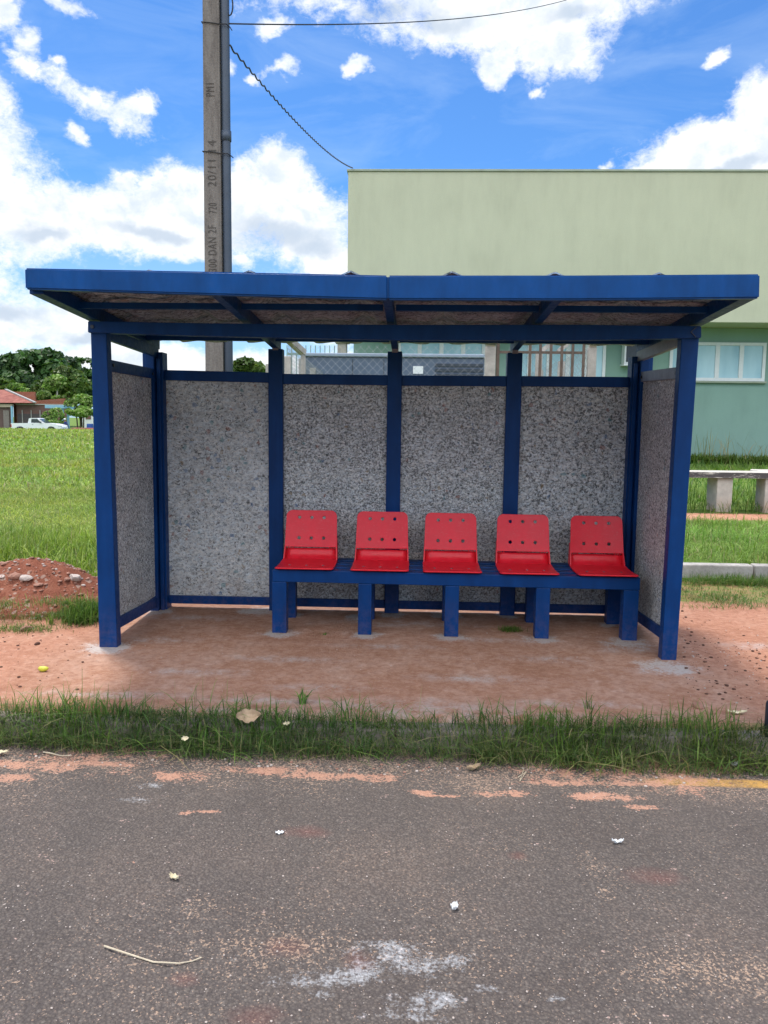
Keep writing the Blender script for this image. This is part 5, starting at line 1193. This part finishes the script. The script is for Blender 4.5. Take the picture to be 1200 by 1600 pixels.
MB().box(Xp(4.42), Xp(4.56), TY-.82, TY+.82, TZ+.30, TZ+.46, .02).build('front_bumper', BLK, pk)
for y0 in (TY-.806, TY+.60): MB().box(Xp(4.22), Xp(4.475), y0, y0+.2, TZ+.60, TZ+.75, .01).build('headlight', LMP, pk)
MB().box(Xp(-.0), Xp(.08), TY-.806, TY-.70, TZ+.55, TZ+.82).build('tail_light', ORL, pk)
MB().box(Xp(2.62), Xp(2.78), TY-.96, TY-.81, TZ+.98, TZ+1.10, .02).build('wing_mirror', BLK, pk); MB().box(Xp(1.9), Xp(2.02), TY-.812, TY-.801, TZ+.80, TZ+.83).build('door_handle', BLK, pk)

# seated person in navy, cap on
def person():
    q = P2(106, 662, 71.); X, Y, Z = q.x, 71., -.02
    J = {'pel': (0, 0, .50), 'sp': (-.10, 0, .75), 'ch': (-.20, 0, .98), 'nk': (-.24, 0, 1.10), 'hd': (-.28, 0, 1.24), 'sl': (-.20, -.19, 1.02), 'el': (-.30, -.24, .80), 'hl': (-.46, -.14, .70), 'sr': (-.20, .19, 1.02), 'er': (-.30, .24, .80), 'hr': (-.46, .12, .68),
         'kl': (-.42, -.14, .54), 'al': (-.42, -.15, .10), 'tl': (-.58, -.15, .04), 'kr': (-.44, .14, .54), 'ar': (-.36, .15, .10), 'tr': (-.52, .15, .04), 'hipl': (0, -.10, .50), 'hipr': (0, .10, .50)}
    rad = {'pel': .15, 'sp': .14, 'ch': .16, 'nk': .055, 'hd': .10, 'sl': .07, 'el': .045, 'hl': .035, 'sr': .07, 'er': .045, 'hr': .035, 'kl': .065, 'al': .04, 'tl': .035, 'kr': .065, 'ar': .04, 'tr': .035, 'hipl': .10, 'hipr': .10}
    ks = list(J); E_ = [('pel', 'sp'), ('sp', 'ch'), ('ch', 'nk'), ('nk', 'hd'), ('ch', 'sl'), ('sl', 'el'), ('el', 'hl'), ('ch', 'sr'), ('sr', 'er'), ('er', 'hr'), ('pel', 'hipl'), ('hipl', 'kl'), ('kl', 'al'), ('al', 'tl'), ('pel', 'hipr'), ('hipr', 'kr'), ('kr', 'ar'), ('ar', 'tr')]
    me = bpy.data.meshes.new('person'); me.from_pydata([J[k] for k in ks], [(ks.index(a), ks.index(b)) for a, b in E_], []); o = link(bpy.data.objects.new('person', me)); o.location = (X, Y, Z)
    s_ = o.modifiers.new('skin', 'SKIN'); sv = me.skin_vertices[0].data
    for i, k in enumerate(ks): sv[i].radius = (rad[k], rad[k]); sv[i].use_root = (k == 'pel')
    o.modifiers.new('sub', 'SUBSURF').levels = 1
    m, t = mat('navy_clothes_and_skin', (.02, .03, .10), .85); sp_ = t.new('ShaderNodeSeparateXYZ'); t.l.new(t.obj, sp_.inputs[0])
    z_ = t.mr(sp_.outputs[2], 1.07, 1.09); low_ = t.mr(sp_.outputs[2], .58, .56); c = t.mix(low_, (.018, .03, .12), (.03, .035, .06)); c = t.mix(z_, c, (.28, .15, .10)); t.l.new(c, t.b.inputs['Base Color']); me.materials.append(m)
    tag(o, 'person in navy clothes and a white cap sitting beside the blue porch', 'person')
    cp = MB().lathe([(.118, 0), (.12, .03), (.10, .09), (.05, .12), (.005, .125)], (-.28, 0, 1.27)).build('cap', WHT, o, True, local=True)
    ch = empty('stool', (X, Y, 0), 'low wooden stool under the seated person', 'stool'); MB().box(X-.2, X+.2, Y-.2, Y+.2, .30, .345).build('seat', HW, ch)
    for a_ in (-1, 1):
        for b_ in (-1, 1): MB().box(X+a_*.17-.02, X+a_*.17+.02, Y+b_*.17-.02, Y+b_*.17+.02, -.05, .298).build('leg', HW, ch)
person()

# unidentified dark rounded object, guessed as a short post, just inside the right edge of the picture
q = gz(1203.5, 1148, -.02)
tag(MB().lathe([(.030, -.06), (.030, .10), (.030, .145), (.026, .158), (.016, .166), (.004, .168)], (q.x, q.y, -.01), 24).build('dark_edge_object', simple('black_rubber', (.022, .026, .038), .45, .2, 20), smooth=True), 'unidentified short dark rounded object at the right end of the verge', 'edge_object')
